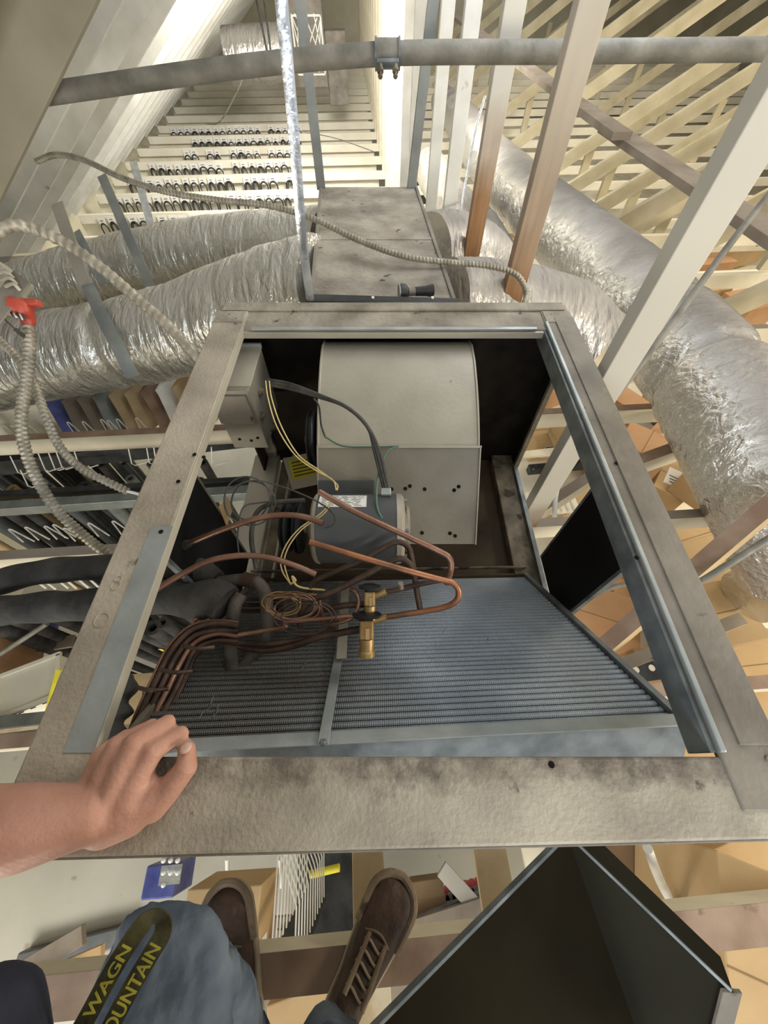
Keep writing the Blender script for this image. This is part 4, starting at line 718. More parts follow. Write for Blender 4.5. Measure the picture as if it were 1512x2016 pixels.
# far unit with lattice grille
fu = thing('far_air_unit', B(-0.42, 6.9, -1.2), 'distant grey equipment cabinet with white lattice grille at the top', 'air handler')
cc = P(606, 82, 5.6); M().box(cc, (0.50, 0.4, 0.85), (EU, EV, EZ)).to('cabinet', DUSTY_GREY, fu, bevel=0.01)
fc = cc - EV * 0.203 + EU * 0.02; gf = M()
for (dx, dz_, sx, sz) in ((0, .25, .42, .02), (0, -.29, .42, .02), (-.2, -.02, .02, .56), (.2, -.02, .02, .56)): gf.box(fc + EU * dx + EZ * dz_, (sx, 0.02, sz), (EU, EV, EZ))
gfo = gf.to('grille_frame', WIREW, fu)
for i in range(-2, 3):
    for sg in (-1, 1):
        x = i * 0.13; a_ = fc + EU * max(-.2, min(.2, x - .15)) - EZ * (0.27 * sg) ; b_ = fc + EU * max(-.2, min(.2, x + .15)) + EZ * (0.23 * sg)
        M().beam(a_ - EV * .012, b_ - EV * .012, 0.012, 0.006, -EV).to('lattice_bar', WIREW, gfo)
M().box(P(664, 135, 5.9), (0.30, 0.25, 0.75), (EU, EV, EZ)).to('far_box', DUSTY_GREY, None, bevel=0.01, label='plain grey metal box right of the distant lattice grille', cat='box')
for i, (x0_, x1_) in enumerate(((505, 530), (520, 536), (565, 572), (600, 598))):
    rod('far_wire', [(x0_, 0, 4.6), ((x0_ + x1_) / 2, 60, 4.6), (x1_, 125, 4.7)], 0.012, GWIRE if i < 2 else WIREW, ['dark wire hanging at the top left of the far grille, outer', 'dark wire hanging at the top left of the far grille, inner', 'pale rod just left of the far grille', 'pale rod in front of the far grille'][i], 'wire')
rod('sagging_wire', [(480, 150, 4.2), (462, 190, 4.4), (432, 240, 4.7), (405, 243, 4.9)], 0.007, PIPEGREY, 'thin grey wire sagging over the belt display', 'wire')
rod('sagging_wire', [(590, 258, 5.4), (660, 272, 5.4), (735, 298, 5.3)], 0.006, PIPEGREY, 'thin wire drooping across the cream boards', 'wire')

# ================================================================ shop: left bay
def box_thing(name, c, size, yaw, m, label, cat='box', lab=None, tilt=0, group=None, tape=True):
    c = Vector(c); R = Matrix.Rotation(yaw, 3, 'Z') @ Matrix.Rotation(tilt, 3, 'X'); ax = (R @ Vector((1, 0, 0)), R @ Vector((0, 1, 0)), R @ Vector((0, 0, 1)))
    t = thing(name, c - Vector((0, 0, size[2] / 2)), label, cat, group)
    M().box(c, size, ax).to('carton', m, t, bevel=0.004)
    if tape:
        M().box(c + ax[2] * (size[2] / 2 + .0008), (size[0] * 0.98, 0.004, 0.0012), ax).to('flap_seam', CARD_D, t)
    if lab:
        for (side, dx, dz_, lw, lh, col) in lab:
            nrm, e1 = (-ax[1], ax[0]) if side == 'f' else ((ax[0], ax[1]) if side == 'r' else ((-ax[0], ax[1]) if side == 'l' else (ax[2], ax[0]))); e2 = ax[2] if side != 't' else ax[1]
            hs = {'f': size[1], 'r': size[0], 'l': size[0], 't': size[2]}[side] / 2
            o = c + nrm * (hs + .001) + e1 * dx + e2 * dz_
            lb = M().box(o, (lw, lh, 0.002), (e1, e2, nrm)).to('label', WHITE, t)
            if col: M().box(o + e2 * lh * .32 + nrm * .0012, (lw * .96, lh * .25, 0.001), (e1, e2, nrm)).to('label_band', col, lb)
            for i in range(3): M().box(o - e2 * (lh * (-.02 + .17 * i)) + nrm * .0012, (lw * (.7 - .12 * i), lh * .07, 0.001), (e1, e2, nrm)).to('label_print', INK, lb)
    return t
# standing gasket sheets behind the second chord
cols = [BLUEPL, GREYW, GREYW, RAILG, TANW, TANW, BROWNTOP, WHITE, TANW, CARD]
lablist = ['blue', 'grey', 'taupe', 'grey-green', 'olive tan', 'light tan', 'brown', 'white', 'tan curled', 'cardboard-coloured']
for i in range(10):
    x = 92 + i * 31; y = 792 - i * 3.6; zz = 2.25
    dx = 26 if i % 2 else 32
    a_ = [P(x + 22, y - 40, zz), P(x - 4, y + 2, zz), P(x + 2, y + 10, zz), P(x + dx, y + 60, zz), P(x + dx + 10, y + 90, zz)]
    q = M(); dd = EV * 0.35 + EU * 0.16; th = EU * 0.004 + EV * -0.002
    for k in range(len(a_) - 1): q.hexa([a_[k], a_[k + 1], a_[k + 1] + dd, a_[k] + dd, a_[k] + th, a_[k + 1] + th, a_[k + 1] + dd + th, a_[k] + dd + th])
    q.to('hanging_sheet', cols[i], None, label='%s folded sheet hanging in the left rack, %s from the left' % (lablist[i], ordn(i)), cat='sheet', group='sheets in the left rack')
M().box(P(20, 815, 2.45), (0.75, 0.02, 0.5), (EU, EV, EZ)).to('yellow_board', PANELW, None, label='pale yellow board at the left edge behind the sheets', cat='board')
# wire hooks
def hook(px, py, zc_, h, wd, label):
    a_ = P(px, py, zc_); pts = [a_ - EU * wd - EZ * h, a_ - EU * wd * .25 - EZ * .004, a_, a_ + EU * wd * .25 - EZ * .004, a_ + EU * wd - EZ * h]
    return M().tube(pts, 0.0028, 6, 1, True, False).to('wire_hook', WIREW, None, smooth=True, label=label, cat='hook', group='wire hooks on the left rack')
k = 0
for (px, py) in ((5, 838), (22, 838), (52, 836), (133, 831), (163, 830), (199, 826), (212, 828), (230, 825), (268, 823)):
    hook(px, py, 1.82, 0.10, 0.022, 'white wire hook standing on the upper left chord, %s from the left' % ordn(k)); k += 1
k = 0
for (px, py) in ((18, 1042), (50, 1038), (88, 1036), (105, 1033), (126, 1040), (174, 1030), (222, 1026)):
    hook(px, py, 1.50, 0.10, 0.022, 'white wire hook standing on the lower left chord, %s from the left' % ordn(k)); k += 1
k = 0
for (px, py) in ((75, 892), (95, 890), (110, 888), (146, 888), (252, 880), (288, 878), (302, 877), (416, 880), (20, 898), (40, 925)):
    a_ = P(px, py, 1.9); pts = [a_, a_ - EU * .03 - EV * .02 - EZ * .10, a_ - EU * .02 - EV * .02 - EZ * .115, a_ + EU * .05 - EZ * .11]
    M().tube(pts, 0.003, 6, 1, True, False).to('peg_hook', WIREW, None, smooth=True, label='bent white peg hook on the black beam, %s in the row' % ordn(k), cat='hook', group='bent hooks on the black beam'); k += 1
k = 0
for (px, py) in ((62, 1138), (82, 1140), (108, 1138), (125, 1138), (150, 1137), (176, 1140)):
    a_ = P(px, py, 1.36); M().tube([a_, a_ - EZ * 0.09 - EU * .015], 0.0035, 6, 1, True, False).to('wire_hook', WIREW, None, label='white wire end between the two foam lines, %s from the left' % ordn(k), cat='hook', group='wire ends between the foam lines'); k += 1
# beams
def lbar(name, p0, p1, wd, ht, m, lab, up=EZ, cat='rail'): return M().beam(P(*p0), P(*p1), wd, ht, up).to(name, m, None, bevel=0.002, label=lab, cat=cat)
lbar('rack_beam', (-160, 935, 2.05), (480, 862, 2.05), 0.05, 0.10, BLACKST, 'black steel rack beam under the upper left chord')
lbar('rack_beam', (-160, 985, 1.75), (520, 945, 1.75), 0.03, 0.035, BLACKST, 'thin black rack rail just above the grey rail at left')
lbar('rack_rail', (-160, 1012, 1.70), (520, 968, 1.72), 0.045, 0.055, RAILG, 'grey-green steel rail crossing the left bay')
lbar('rack_rail', (-160, 1440, 1.75), (170, 1405, 1.75), 0.05, 0.05, RAILG, 'grey steel rail below the cream carton at left')
lbar('rack_rail', (-160, 1475, 1.70), (170, 1435, 1.70), 0.04, 0.04, RAILG, 'second grey steel rail at the lower left')
# vertical pipe-insulation sticks
def vtube(px, py, zt, r, m, lab, holl=True, length=1.5, yel=False):
    a_ = PZ(px, py, zt); length = zt - FL; lean = Vector((random.uniform(-.04, .04), random.uniform(-.04, .04), 0)); t = thing('foam_tube', a_ - EZ * length + lean, lab, 'tube', 'standing black foam tubes')
    M().hollow(a_ - EZ * length + lean, a_, r, r * (0.55), 16).to('tube_wall', m, t, smooth=True)
    if yel: M().beam(a_ - EZ * 0.25 + Vector((0, -r - .001, 0)), a_ - EZ * (length * .7) + Vector((0, -r - .001, 0)) + lean * .6, 0.02, 0.002, Vector((0, -1, 0))).to('yellow_stripe', YELLOW, t)
k = 0
for i in range(46):
    px = -120 + (i % 12) * 46 + random.uniform(-14, 14); py = 892 + (i // 12) * 34 + random.uniform(-10, 10) - (i % 12) * 2
    zt = -1.62 - random.random() * 0.25; m = random.choice([FOAM, BLACKST, FOAM, FOAM, MOTORM, RAILG] if i % 9 else [CARD])
    vtube(px, py, zt, random.choice((0.022, 0.028, 0.035)), m, 'upright tube standing in the left rack, %s in its row, %s row' % (ordn(i % 12), ordn(i // 12)), length=1.2 + random.random() * .4); k += 1
for i, (px, py, y_) in enumerate(((60, 1190, 0), (110, 1180, 0), (165, 1178, 1), (215, 1170, 0), (255, 1205, 0), (290, 1180, 1), (330, 1190, 0), (350, 1195, 1), (370, 1205, 0), (-10, 1230, 0), (20, 1215, 0), (270, 1240, 1), (300, 1235, 0), (320, 1225, 0))):
    vtube(px, py, -1.9, 0.03 if i % 3 else 0.04, FOAM, 'black foam tube below the insulated lines, %s in the cluster%s' % (ordn(i), ', with a yellow stripe' if y_ else ''), length=1.0, yel=bool(y_))
# clutter on the left floor rack
box_thing('carton', PZ(-40, 1330, -2.15), (0.34, 0.3, 0.36), 0.3, CARD_O, 'plain brown carton at the left edge beside the cream bin', tape=False)
tb = thing('cream_bin', PZ(60, 1355, -2.3), 'cream slotted plastic bin on the left rack', 'bin')
cbn = PZ(58, 1350, -2.0); ax = (EU * math.cos(.35) + EV * math.sin(.35), EV * math.cos(.35) - EU * math.sin(.35), EZ)
M().box(cbn - EZ * .11, (0.26, 0.20, 0.22), ax).to('bin_body', PANELW, tb, bevel=0.006); 
for (dx, dy, sx, sy) in ((0, .1, .28, .02), (0, -.1, .28, .02), (.13, 0, .02, .2), (-.13, 0, .02, .2)): M().box(cbn + ax[0] * dx + ax[1] * dy + EZ * .005, (sx, sy, .02), ax).to('bin_rim', PANELW, tb, bevel=0.002)
for i in range(5): M().box(cbn + ax[0] * (-.1 + .05 * i) - ax[1] * .1015 - EZ * .03, (0.02, .002, .006), ax).to('slot', DARKIN, tb)
for i in range(2): M().hexa([P(88 + i * 16, 1400, 1.72), P(92 + i * 16, 1401, 1.72), P(120 + i * 12, 1320, 1.76), P(110 + i * 12, 1318, 1.76)] + [P(88 + i * 16, 1400, 1.78), P(92 + i * 16, 1401, 1.78), P(120 + i * 12, 1320, 1.82), P(110 + i * 12, 1318, 1.82)]).to('yellow_strip', YELLOW, None, label='bright yellow folded strip beside the cream bin, %s one' % ('left' if i == 0 else 'right'), cat='strip')
for i, (px, py, sx, ang, m, lab) in enumerate(((60, 1255, .30, .3, PANELW, 'pale offcut board lying on the left shop bench, upper'), (20, 1275, .35, -.2, CARD, 'tan offcut board lying on the left shop bench, lower'), (110, 1270, .22, .1, GREYW, 'grey plank end on the left shop bench'), (95, 1240, .14, .1, BLUEPL, 'dark blue packet on the left shop bench'), (70, 1215, .2, 1.2, WHITE, 'white strip leaning on the left shop bench'))):
    M().box(PZ(px, py, -2.3) + EZ * .01 * i, (sx, .07, .02), (EU * math.cos(ang) + EV * math.sin(ang), EV * math.cos(ang) - EU * math.sin(ang), EZ)).to('offcut', m, None, bevel=.002, label=lab, cat='board')
M().box(B(-2.2, 0.40, -2.45), (2.3, 0.3, 0.04), (EU, EV, EZ)).to('shop_bench', TANW, None, label='tan bench top in the left bay under the foam tubes', cat='bench')

# ================================================================ shop: right bay
def shelf(u, v0, v1, z, m, lab):
    t = thing('shelf', B(u, (v0 + v1) / 2, z - .02), lab, 'shelf')
    M().box(B(u, (v0 + v1) / 2, z - .01), (0.6, v1 - v0, 0.02), (EU, EV, EZ)).to('shelf_board', m, t, bevel=.002)
boxes = [  # px, py, z, size, yaw, mat, label placement, text
 (1085, 845, -2.35, (.30, .26, .20), .1, CARD, [('f', .0, .0, .16, .14, BLUEINK)], 'carton with a blue-banded label in the right side opening'),
 (1150, 830, -2.35, (.26, .26, .22), .1, CARD, [('f', -.02, 0, .14, .13, BLUEINK)], 'carton with blue-banded label beside the slanting post'),
 (1215, 890, -2.35, (.30, .26, .22), .12, CARD, [('f', 0, 0, .22, .16, None)], 'carton with wide white label below the right rail flange'),
 (1090, 740, -2.30, (.34, .3, .2), .5, CARD_O, None, 'open orange-brown carton high in the right side opening'),
 (1160, 1000, -2.15, (.4, .3, .2), .3, CARD, None, 'flat carton behind the top of the black baffle'),
 (1275, 870, -2.2, (.24, .30, .18), .9, CARD_O, [('f', .0, .0, .13, .13, ORANGEINK)], 'orange-marked carton turned on its corner right of the rail'),
 (1335, 860, -2.2, (.30, .34, .22), .75, CARD_O, None, 'plain orange-brown carton beside the orange-marked one'),
 (1385, 840, -2.1, (.2, .26, .2), .7, CARD_O, [('f', 0, 0, .15, .14, None)], 'carton with white label touching the foil duct'),
 (1330, 940, -2.1, (.20, .34, .2), -.65, CARD, [('t', 0, -.02, .13, .18, None)], 'carton with white label on top between two right chords'),
 (1405, 930, -2.1, (.26, .22, .2), .65, CARD, None, 'tan carton wedged by the foil duct'),
 (1345, 1065, -2.0, (.4, .3, .22), .3, CARD, None, 'large tan carton right of the right rail under the duct'),
 (1400, 1120, -2.1, (.36, .34, .2), .25, CARD, None, 'tan carton under the diagonal timber at right'),
 (1180, 1215, -1.95, (.36, .30, .22), -.35, CARD_O, [], 'orange-brown carton with printed lines below the black baffle'),
 (1240, 1145, -1.95, (.18, .28, .22), -.35, CARD_O, None, 'narrow orange-brown carton with a handhold below the baffle'),
 (1345, 1345, -2.0, (.24, .24, .25), .08, CARD_O, None, 'orange-brown carton with handhold behind the coil corner'),
 (1295, 1330, -2.0, (.12, .2, .25), .08, CARD_O, None, 'slim orange-brown carton beside the coil end plate'),
 (1410, 1210, -2.15, (.3, .26, .2), .2, CARD, None, 'pale tan carton right of the right rail, lower'),
 (1490, 1310, -2.15, (.38, .3, .2), .1, CARD, None, 'big tan carton at the right edge'),
 (1420, 1440, -2.2, (.5, .3, .3), .1, CARD, None, 'big tan carton at the right edge beside the rail corner'),
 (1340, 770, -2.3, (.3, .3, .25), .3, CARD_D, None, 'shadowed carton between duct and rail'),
 (1210, 770, -2.3, (.2, .5, .2), .6, CARD_O, None, 'orange-brown carton behind the slanting conduit'),
 (1430, 690, -2.2, (.4, .3, .22), .2, CARD, None, 'tan carton beyond the right foil duct, upper'),
 (1480, 590, -2.2, (.4, .35, .25), .3, CARD_O, None, 'orange-brown carton in the far right bay'),
 (1395, 560, -2.2, (.34, .3, .25), .15, CARD, None, 'yellowish carton in the far right bay'),
 (1395, 510, -2.3, (.5, .3, .25), .2, CARD_O, None, 'orange-brown carton farther back on the right'),
 (1470, 480, -2.4, (.4, .3, .2), .4, CARD, None, 'tan carton farthest on the right'),
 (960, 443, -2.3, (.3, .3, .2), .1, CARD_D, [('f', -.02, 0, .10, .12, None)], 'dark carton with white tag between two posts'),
 (1010, 450, -2.3, (.26, .3, .2), .1, CARD_O, None, 'brown carton between two posts'),
 # below the near rail
 (1390, 1745, -2.0, (.42, .30, .24), .45, CARD, [('t', .12, -.02, .05, .10, None)], 'large tan carton with white tag below the near rail at right'),
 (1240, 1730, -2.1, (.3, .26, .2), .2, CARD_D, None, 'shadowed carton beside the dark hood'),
 (1215, 1700, -2.1, (.15, .2, .2), .2, CARD, None, 'small tan carton at the hood top'),
 (1495, 1715, -2.0, (.3, .24, .2), .3, CARD, None, 'tan carton at the lower right edge'),
 (1440, 1890, -1.75, (.36, .5, .26), -.35, CARD, None, 'tall tan carton lower right behind the dark hood'),
 (1500, 1930, -1.75, (.22, .5, .26), -.35, CARD, None, 'tan carton at the lower right corner'),
]
PLACED = []
def rect_hit(c1, s1, y1, c2, s2, y2):
    A = [Vector((math.cos(y1), math.sin(y1))), Vector((-math.sin(y1), math.cos(y1)))]; Bx = [Vector((math.cos(y2), math.sin(y2))), Vector((-math.sin(y2), math.cos(y2)))]
    d = Vector((c2.x - c1.x, c2.y - c1.y))
    for ax in A + Bx:
        r = sum(abs(a.dot(ax)) * h / 2 for a, h in zip(A, s1[:2])) + sum(abs(a.dot(ax)) * h / 2 for a, h in zip(Bx, s2[:2]))
        if abs(d.dot(ax)) > r * .98: return False
    return True
for i, (px, py, z, size, yw, m, lab, txt) in enumerate(boxes):
    yw0 = yw; c = PZ(px, py, z); vv = c.dot(EV); uu = c.dot(EU); S = -2.28 if vv < .62 else (-2.50 if uu < 2.9 else -2.62); c = PZ(px, py, S + size[2]); size = tuple(q * (1.12 if i < 28 else 0.9) for q in size)
    while True:          # a carton that would overlap one already there is stacked on it
        c = PZ(px, py, S + size[2]); top = None
        for (c2_, s2_, y2_, z0_, z1_) in PLACED:
            if abs(S - z0_) < 1e-6 or (S < z1_ - .001 and S + size[2] > z0_):
                if rect_hit(c, size, yw, c2_, s2_, y2_): top = max(top or -9, z1_)
        if top is None or top > (-1.75 if i < 28 else -1.45): break
        S = top + .002
    PLACED.append((c.copy(), size, yw, S, S + size[2])); c.z = S + size[2] + .001 + i * .0009
    box_thing('cardboard_box', c - EZ * size[2] * .5, size, yw, m, txt, 'box', lab)
t = thing('slotted_beam', PZ(1120, 915, -2.4), 'black slotted shelf beam in the right side opening', 'beam')
M().beam(PZ(1040, 925, -2.33), PZ(1260, 905, -2.33), 0.05, 0.07, EZ).to('beam_body', BLACKST, t)
for i in range(8): M().cyl(PZ(1050 + i * 26, 924 - i * 2.3, -2.29), PZ(1050 + i * 26, 924 - i * 2.3, -2.29) + EZ * .003, 0.008, 8).to('beam_slot', RAILG, t)
t = thing('slotted_beam', PZ(1330, 1310, -1.98), 'black slotted shelf beam with pale holes behind the coil corner', 'beam')
M().beam(PZ(1180, 1335, -1.72), PZ(1440, 1300, -1.72), 0.075, 0.05, EZ).to('beam_body', BLACKST, t)
for i in range(6): q = PZ(1252 + i * 31, 1301 + 18 - i * 4, -1.694); M().lathe(q, EZ, [(0, .013), (.002, .013)], 14).to('beam_hole', PANELW, t)
M().beam(PZ(1000, 900, -2.2) , PZ(1560, 830, -2.2), 0.06, 0.02, EZ).to('shelf_edge', CREAM, None, label='cream shelf edge running behind the right cartons', cat='shelf')
for (u, v, z, s, lab) in ((1.95, 1.85, -2.515, (2.3, 2.3), 'cream shelf carrying the cartons right of the air handler'), (1.55, -0.15, -2.295, (1.9, 1.5), 'cream shelf carrying the cartons at the lower right'), (4.6, 3.4, -2.635, (2.8, 4.2), 'cream shelf in the far right bay'), (1.75, 5.2, -2.515, (1.6, 2.0), 'cream shelf between the far white posts')):
    M().box(B(u, v, z), (s[0], s[1], .03), (EU, EV, EZ)).to('shelf_board', PANELW, None, bevel=.003, label=lab, cat='shelf')
t = thing('vent_grille', PZ(1060, 985, -1.9), 'cream louvred grille panel low in the right side opening', 'grille')
gc = PZ(1075, 990, -1.85); M().box(gc, (.36, .16, .012), (EU, EV, EZ)).to('grille_panel', PANELW, t, bevel=.002)
for i in range(9): M().box(gc + EU * (-.15 + i * .037) + EZ * .009, (.012, .14, .008), (EU * .9 + EV * .3, EV, EZ)).to('louvre', CREAM, t)
t = thing('white_trough', PZ(1440, 1840, -1.5), 'white folded panel lying under the near rail at lower right', 'panel')
M().hexa([P(1300, 1795, 1.12), P(1560, 1890, 1.05), P(1560, 1790, 1.12), P(1380, 1765, 1.2), P(1300, 1790, 1.08), P(1560, 1885, 1.01), P(1560, 1785, 1.08), P(1380, 1760, 1.16)]).to('panel_sheet', PANELW, t, bevel=.003)
M().beam(P(1395, 1800, 1.1), P(1420, 1840, 1.06), .03, .03, EZ).to('panel_rib', GALV, t)
# foam blanket drape (pale sheet over far shelves on the right)
q = M(); nn = 26
for i in range(nn + 1):
    for j in range(nn + 1):
        u = 1.5 + 8.0 * i / nn; v = 3.2 + 11.0 * j / nn; q.v.append(B(u, v, -2.80 + 0.12 * math.sin(u * 2.3) * math.cos(v * 1.7) + 0.05 * noise.noise(Vector((u * 2, v * 2, 0)))))
for i in range(nn):
    for j in range(nn): a0 = i * (nn + 1) + j; q.f.append((a0, a0 + nn + 1, a0 + nn + 2, a0 + 1))
dr = q.to('plastic_sheet', mat('cream_poly', (0.62, 0.56, 0.40), (0.78, 0.73, 0.58), 0.45), None, smooth=True, label='cream plastic sheeting draped over shelves in the far right bay', cat='sheet'); so = dr.modifiers.new('thick', 'SOLIDIFY'); so.thickness = .01

# ================================================================ under the feet
t = thing('file_rack', PZ(600, 1850, -1.62), 'row of white wire dividers on a black base below the near rail', 'rack')
b0, b1 = PZ(550, 1930, -1.60), PZ(622, 1745, -1.98); b0 = P(556, 1912, 1.06); b1 = P(622, 1762, 1.42); bd_ = (b1 - b0); sd_ = bd_.cross(EZ).normalized()
M().beam(b0, b1, 0.085, 0.025, EZ).to('rack_base', BLACKST, t, bevel=.004)
for e in (-.04, .04): M().beam(b0 + sd_ * e + EZ * .015, b1 + sd_ * e + EZ * .015, 0.006, 0.012, EZ).to('base_lip', BLACK, t)
for i in range(12):
    c = b0.lerp(b1, 0.02 + .96 * i / 11) + EZ * .012; hh = 0.23
    fw = (EV * .95 - EZ * .25 + EU * -.05); M().tube([c - sd_ * .036, c - sd_ * .036 + fw * hh, c - sd_ * .028 + fw * (hh + .010), c + sd_ * .03 + fw * (hh * .66), c + sd_ * .036 + fw * (hh * .60), c + sd_ * .036], 0.0024, 8, 1, True, False).to('wire_divider', WIREW, t, smooth=True)
box_thing('labelled_carton', P(455, 1830, 1.30), (.24, .26, .26), .05, CARD, 'tan carton with dark blue label beside the wire rack', 'box', [('r', -.06, .06, .10, .12, BLUEINK)])
bw = thing('blue_package', P(340, 1715, 1.35), 'blue and clear plastic package standing below the hand', 'package')
M().box(P(335, 1725, 1.40), (.11, .09, .16), (EU, EV, EZ)).to('package_case', BLUEPL, bw, bevel=.006); M().box(P(336, 1722, 1.31), (.07, .05, .006), (EU, EV, EZ)).to('clear_window', SHINY, bw)
for i in range(7): M().ball(P(322 + (i % 3) * 14, 1694 + (i // 3) * 24, 1.295), .008, 10).to('packed_part', WHITE, bw, smooth=True)
rod('yellow_tube', [(380, 1778, 1.55), (430, 1766, 1.55)], .016, YELLOW, 'yellow rod end left of the left shoe', 'rod'); rod('yellow_tube', [(610, 1722, 1.6), (668, 1708, 1.6)], .014, YELLOW, 'yellow rod to the right of the wire rack', 'rod')
for i, x in enumerate((447, 552, 616, 660)): rod('white_post', [(x, 1690, 1.9), (x + 2, 1745, 2.0)], .010, WIREW, 'thin white post under the near rail, %s from the left' % ordn(i), 'post')
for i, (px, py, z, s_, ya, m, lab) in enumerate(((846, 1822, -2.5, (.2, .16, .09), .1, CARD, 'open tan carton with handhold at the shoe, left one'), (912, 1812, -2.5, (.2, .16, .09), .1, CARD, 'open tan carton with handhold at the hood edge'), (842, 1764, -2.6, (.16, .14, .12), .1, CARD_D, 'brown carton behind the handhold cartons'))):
    z = -2.705 + s_[2] / 2 + (0.0 if i < 2 else .001); tt = box_thing('tray_carton', PZ(px, py, z), s_, ya, m, lab)
    c = PZ(px, py, z); M().box(c - EV * .081, (.11, .004, .03), (EU, EV, EZ)).to('handhold', CARD_D, tt, bevel=.001)
for i in range(9):
    c = PZ(858 + i * 12, 1764 - i * 3.2, -2.75); tt = thing('red_can', c, 'red can on the lower shelf under the near rail, %s from the left' % ordn(i), 'can', 'red cans on the lower shelf')
    M().lathe(c, EZ, [(0, .03), (.008, .033), (.10, .033), (.108, .028)], 16).to('can_body', REDCAN, tt, smooth=True); M().lathe(c + EZ * .108, EZ, [(0, .026), (.004, .026)], 16).to('can_lid', ZINC, tt)
for i, (px, py, an, l_, m) in enumerate(((660, 1800, .2, .5, GREYW), (690, 1830, .1, .45, CARD_D), (650, 1850, -.1, .5, GREYW), (900, 1785, .2, .5, ZINC_D), (640, 1775, .5, .3, BLACKST), (930, 1775, -.8, .4, GALV), (880, 1795, .15, .5, GREYW), (1260, 1685, .2, .5, GREYW), (1330, 1690, .3, .5, CARD_D), (1300, 1705, .5, .4, GREYW), (1440, 1700, .1, .5, GREYW), (130, 1900, .25, .5, CARD), (100, 1880, .4, .5, GREYW), (60, 1930, .2, .5, CARD))):
    M().box(PZ(px, py, -2.6) + EZ * .015 * i, (l_, .07, .03), (EU * math.cos(an) + EV * math.sin(an), EV * math.cos(an) - EU * math.sin(an), EZ)).to('stacked_slat', m, None, bevel=.002,
        label='%s lying on the lower shelf %s' % ({'weathered': 'grey slat', }.get('', 'flat slat'), ['left of the first nailing board', 'behind the right shoe toe', 'under the right shoe', 'behind the open cartons', 'behind the wire rack', 'slanting by the second nailing board', 'near the red cans', 'at the top of the hood', 'right of the white conduit', 'behind the white conduit', 'behind the large tagged carton', 'by the left knee', 'left of the left knee, upper', 'left of the left knee, lower'][i]), cat='slat')
bxh = thing('dark_bin', PZ(650, 1740, -2.6), 'dark open bin on the floor behind the wire rack', 'bin'); M().box(PZ(655, 1745, -2.5), (.3, .3, .25), (EU, EV, EZ)).to('bin_body', BLACKST, bxh, bevel=.005)
M().box(PZ(148, 1865, -3.6), (.66, .10, .09), (EU * .99 + EV * .12, EV, EZ)).to('dark_bar', MOTORM, None, bevel=.01, label='dark grey bar lying on the concrete floor at lower left', cat='bar')
M().box(B(0.25, -1.07, -2.72), (2.4, 0.95, 0.03), (EU, EV, EZ)).to('lower_shelf', GREYW, None, bevel=.003, label='grey lower shelf under the shoes', cat='shelf')
box_thing('small_carton', PZ(640, 2005, -1.9), (.3, .2, .2), .25, CARD, 'tan carton with printed white label between the shoes at the bottom edge', 'box', [('t', 0, 0, .14, .07, None)])

# dark hood leaning lower right
hd_ = thing('removed_hood', P(1150, 2000, .7), 'dark sheet-metal access hood leaning at the lower right with a creased face', 'metal hood')
C_, Lq, Rq, Mq = P(1115, 1640, .78), P(690, 2068, .63), P(1440, 1950, .60), P(1350, 2300, .66)
def tri_slab(a, b, c, th):
    n = (b - a).cross(c - a).normalized(); n = n if n.dot(-a) > 0 else -n; q = M(); q.v += [a, b, c, a - n * th, b - n * th, c - n * th]; q.f += [(0, 1, 2), (5, 4, 3), (0, 3, 4, 1), (1, 4, 5, 2), (2, 5, 3, 0)]; return q
tri_slab(C_, Lq, Mq, .004).to('hood_face', OLIVE, hd_); tri_slab(C_, Rq, Mq, .004).to('side_face', OLIVE2, hd_)
M().beam(C_, Lq, .007, .012, -Fv).to('hood_lip', ZINC_D, hd_, bevel=.001)
M().hexa([C_, Rq, Rq + Vector((.012, .03, -.02)), C_ + Vector((.02, .035, -.02)), C_ - Fv * .004, Rq - Fv * .004, Rq + Vector((.012, .03, -.024)), C_ + Vector((.02, .035, -.024))]).to('hood_flange', OLIVE2, hd_)
M().beam(C_.lerp(Rq, .02), Rq, .004, .006, -Fv).to('hood_edge', ZINC_D, hd_); M().beam(Rq, Rq.lerp(Mq, .6), .03, .006, -Fv).to('hood_lip', DUSTY_GREY, hd_, bevel=.001)

# ================================================================ PERSON
pe = thing('person', (-0.2, -0.5, ZC), 'crouching person in blue jeans and brown shoes, left hand gripping the near rail', 'person')
def remesh(o, vox, sm=6, disp=None):
    r = o.modifiers.new('remesh', 'REMESH'); r.mode = 'VOXEL'; r.voxel_size = vox; r.use_smooth_shade = True
    s_ = o.modifiers.new('smooth', 'SMOOTH'); s_.iterations = sm; s_.factor = 0.5
    if disp:
        tx = bpy.data.textures.new('wrinkle', 'CLOUDS'); tx.noise_scale = disp[0]; d_ = o.modifiers.new('disp', 'DISPLACE'); d_.texture = tx; d_.strength = disp[1]; d_.texture_coords = 'LOCAL'
b = M()
# left arm and hand
wr, el, sh = P(182, 1600, .408), Vector((-0.575, -0.08, -0.535)), Vector((-0.43, -0.30, -0.36))
b.capsule([sh, sh.lerp(el, .5), el, P(-40, 1640, .40), P(60, 1626, .40), P(130, 1612, .404), wr], [.058, .050, .043, .043, .038, .032, .0285], 20)
mcp = {'index': (302, 1478, .425), 'middle': (266, 1462, .424), 'ring': (230, 1468, .428), 'little': (198, 1486, .436)}
st_ = {'index': (222, 1610, .408), 'middle': (202, 1598, .406), 'ring': (182, 1588, .408), 'little': (166, 1590, .414)}
rest = {'index': [(358, 1444, .442), (350, 1456, .468), (330, 1466, .480)], 'middle': [(332, 1422, .445), (328, 1438, .476), (312, 1450, .487)],
        'ring': [(300, 1430, .452), (298, 1444, .482), (286, 1454, .492)], 'little': [(250, 1448, .458), (250, 1456, .484), (242, 1464, .494)]}
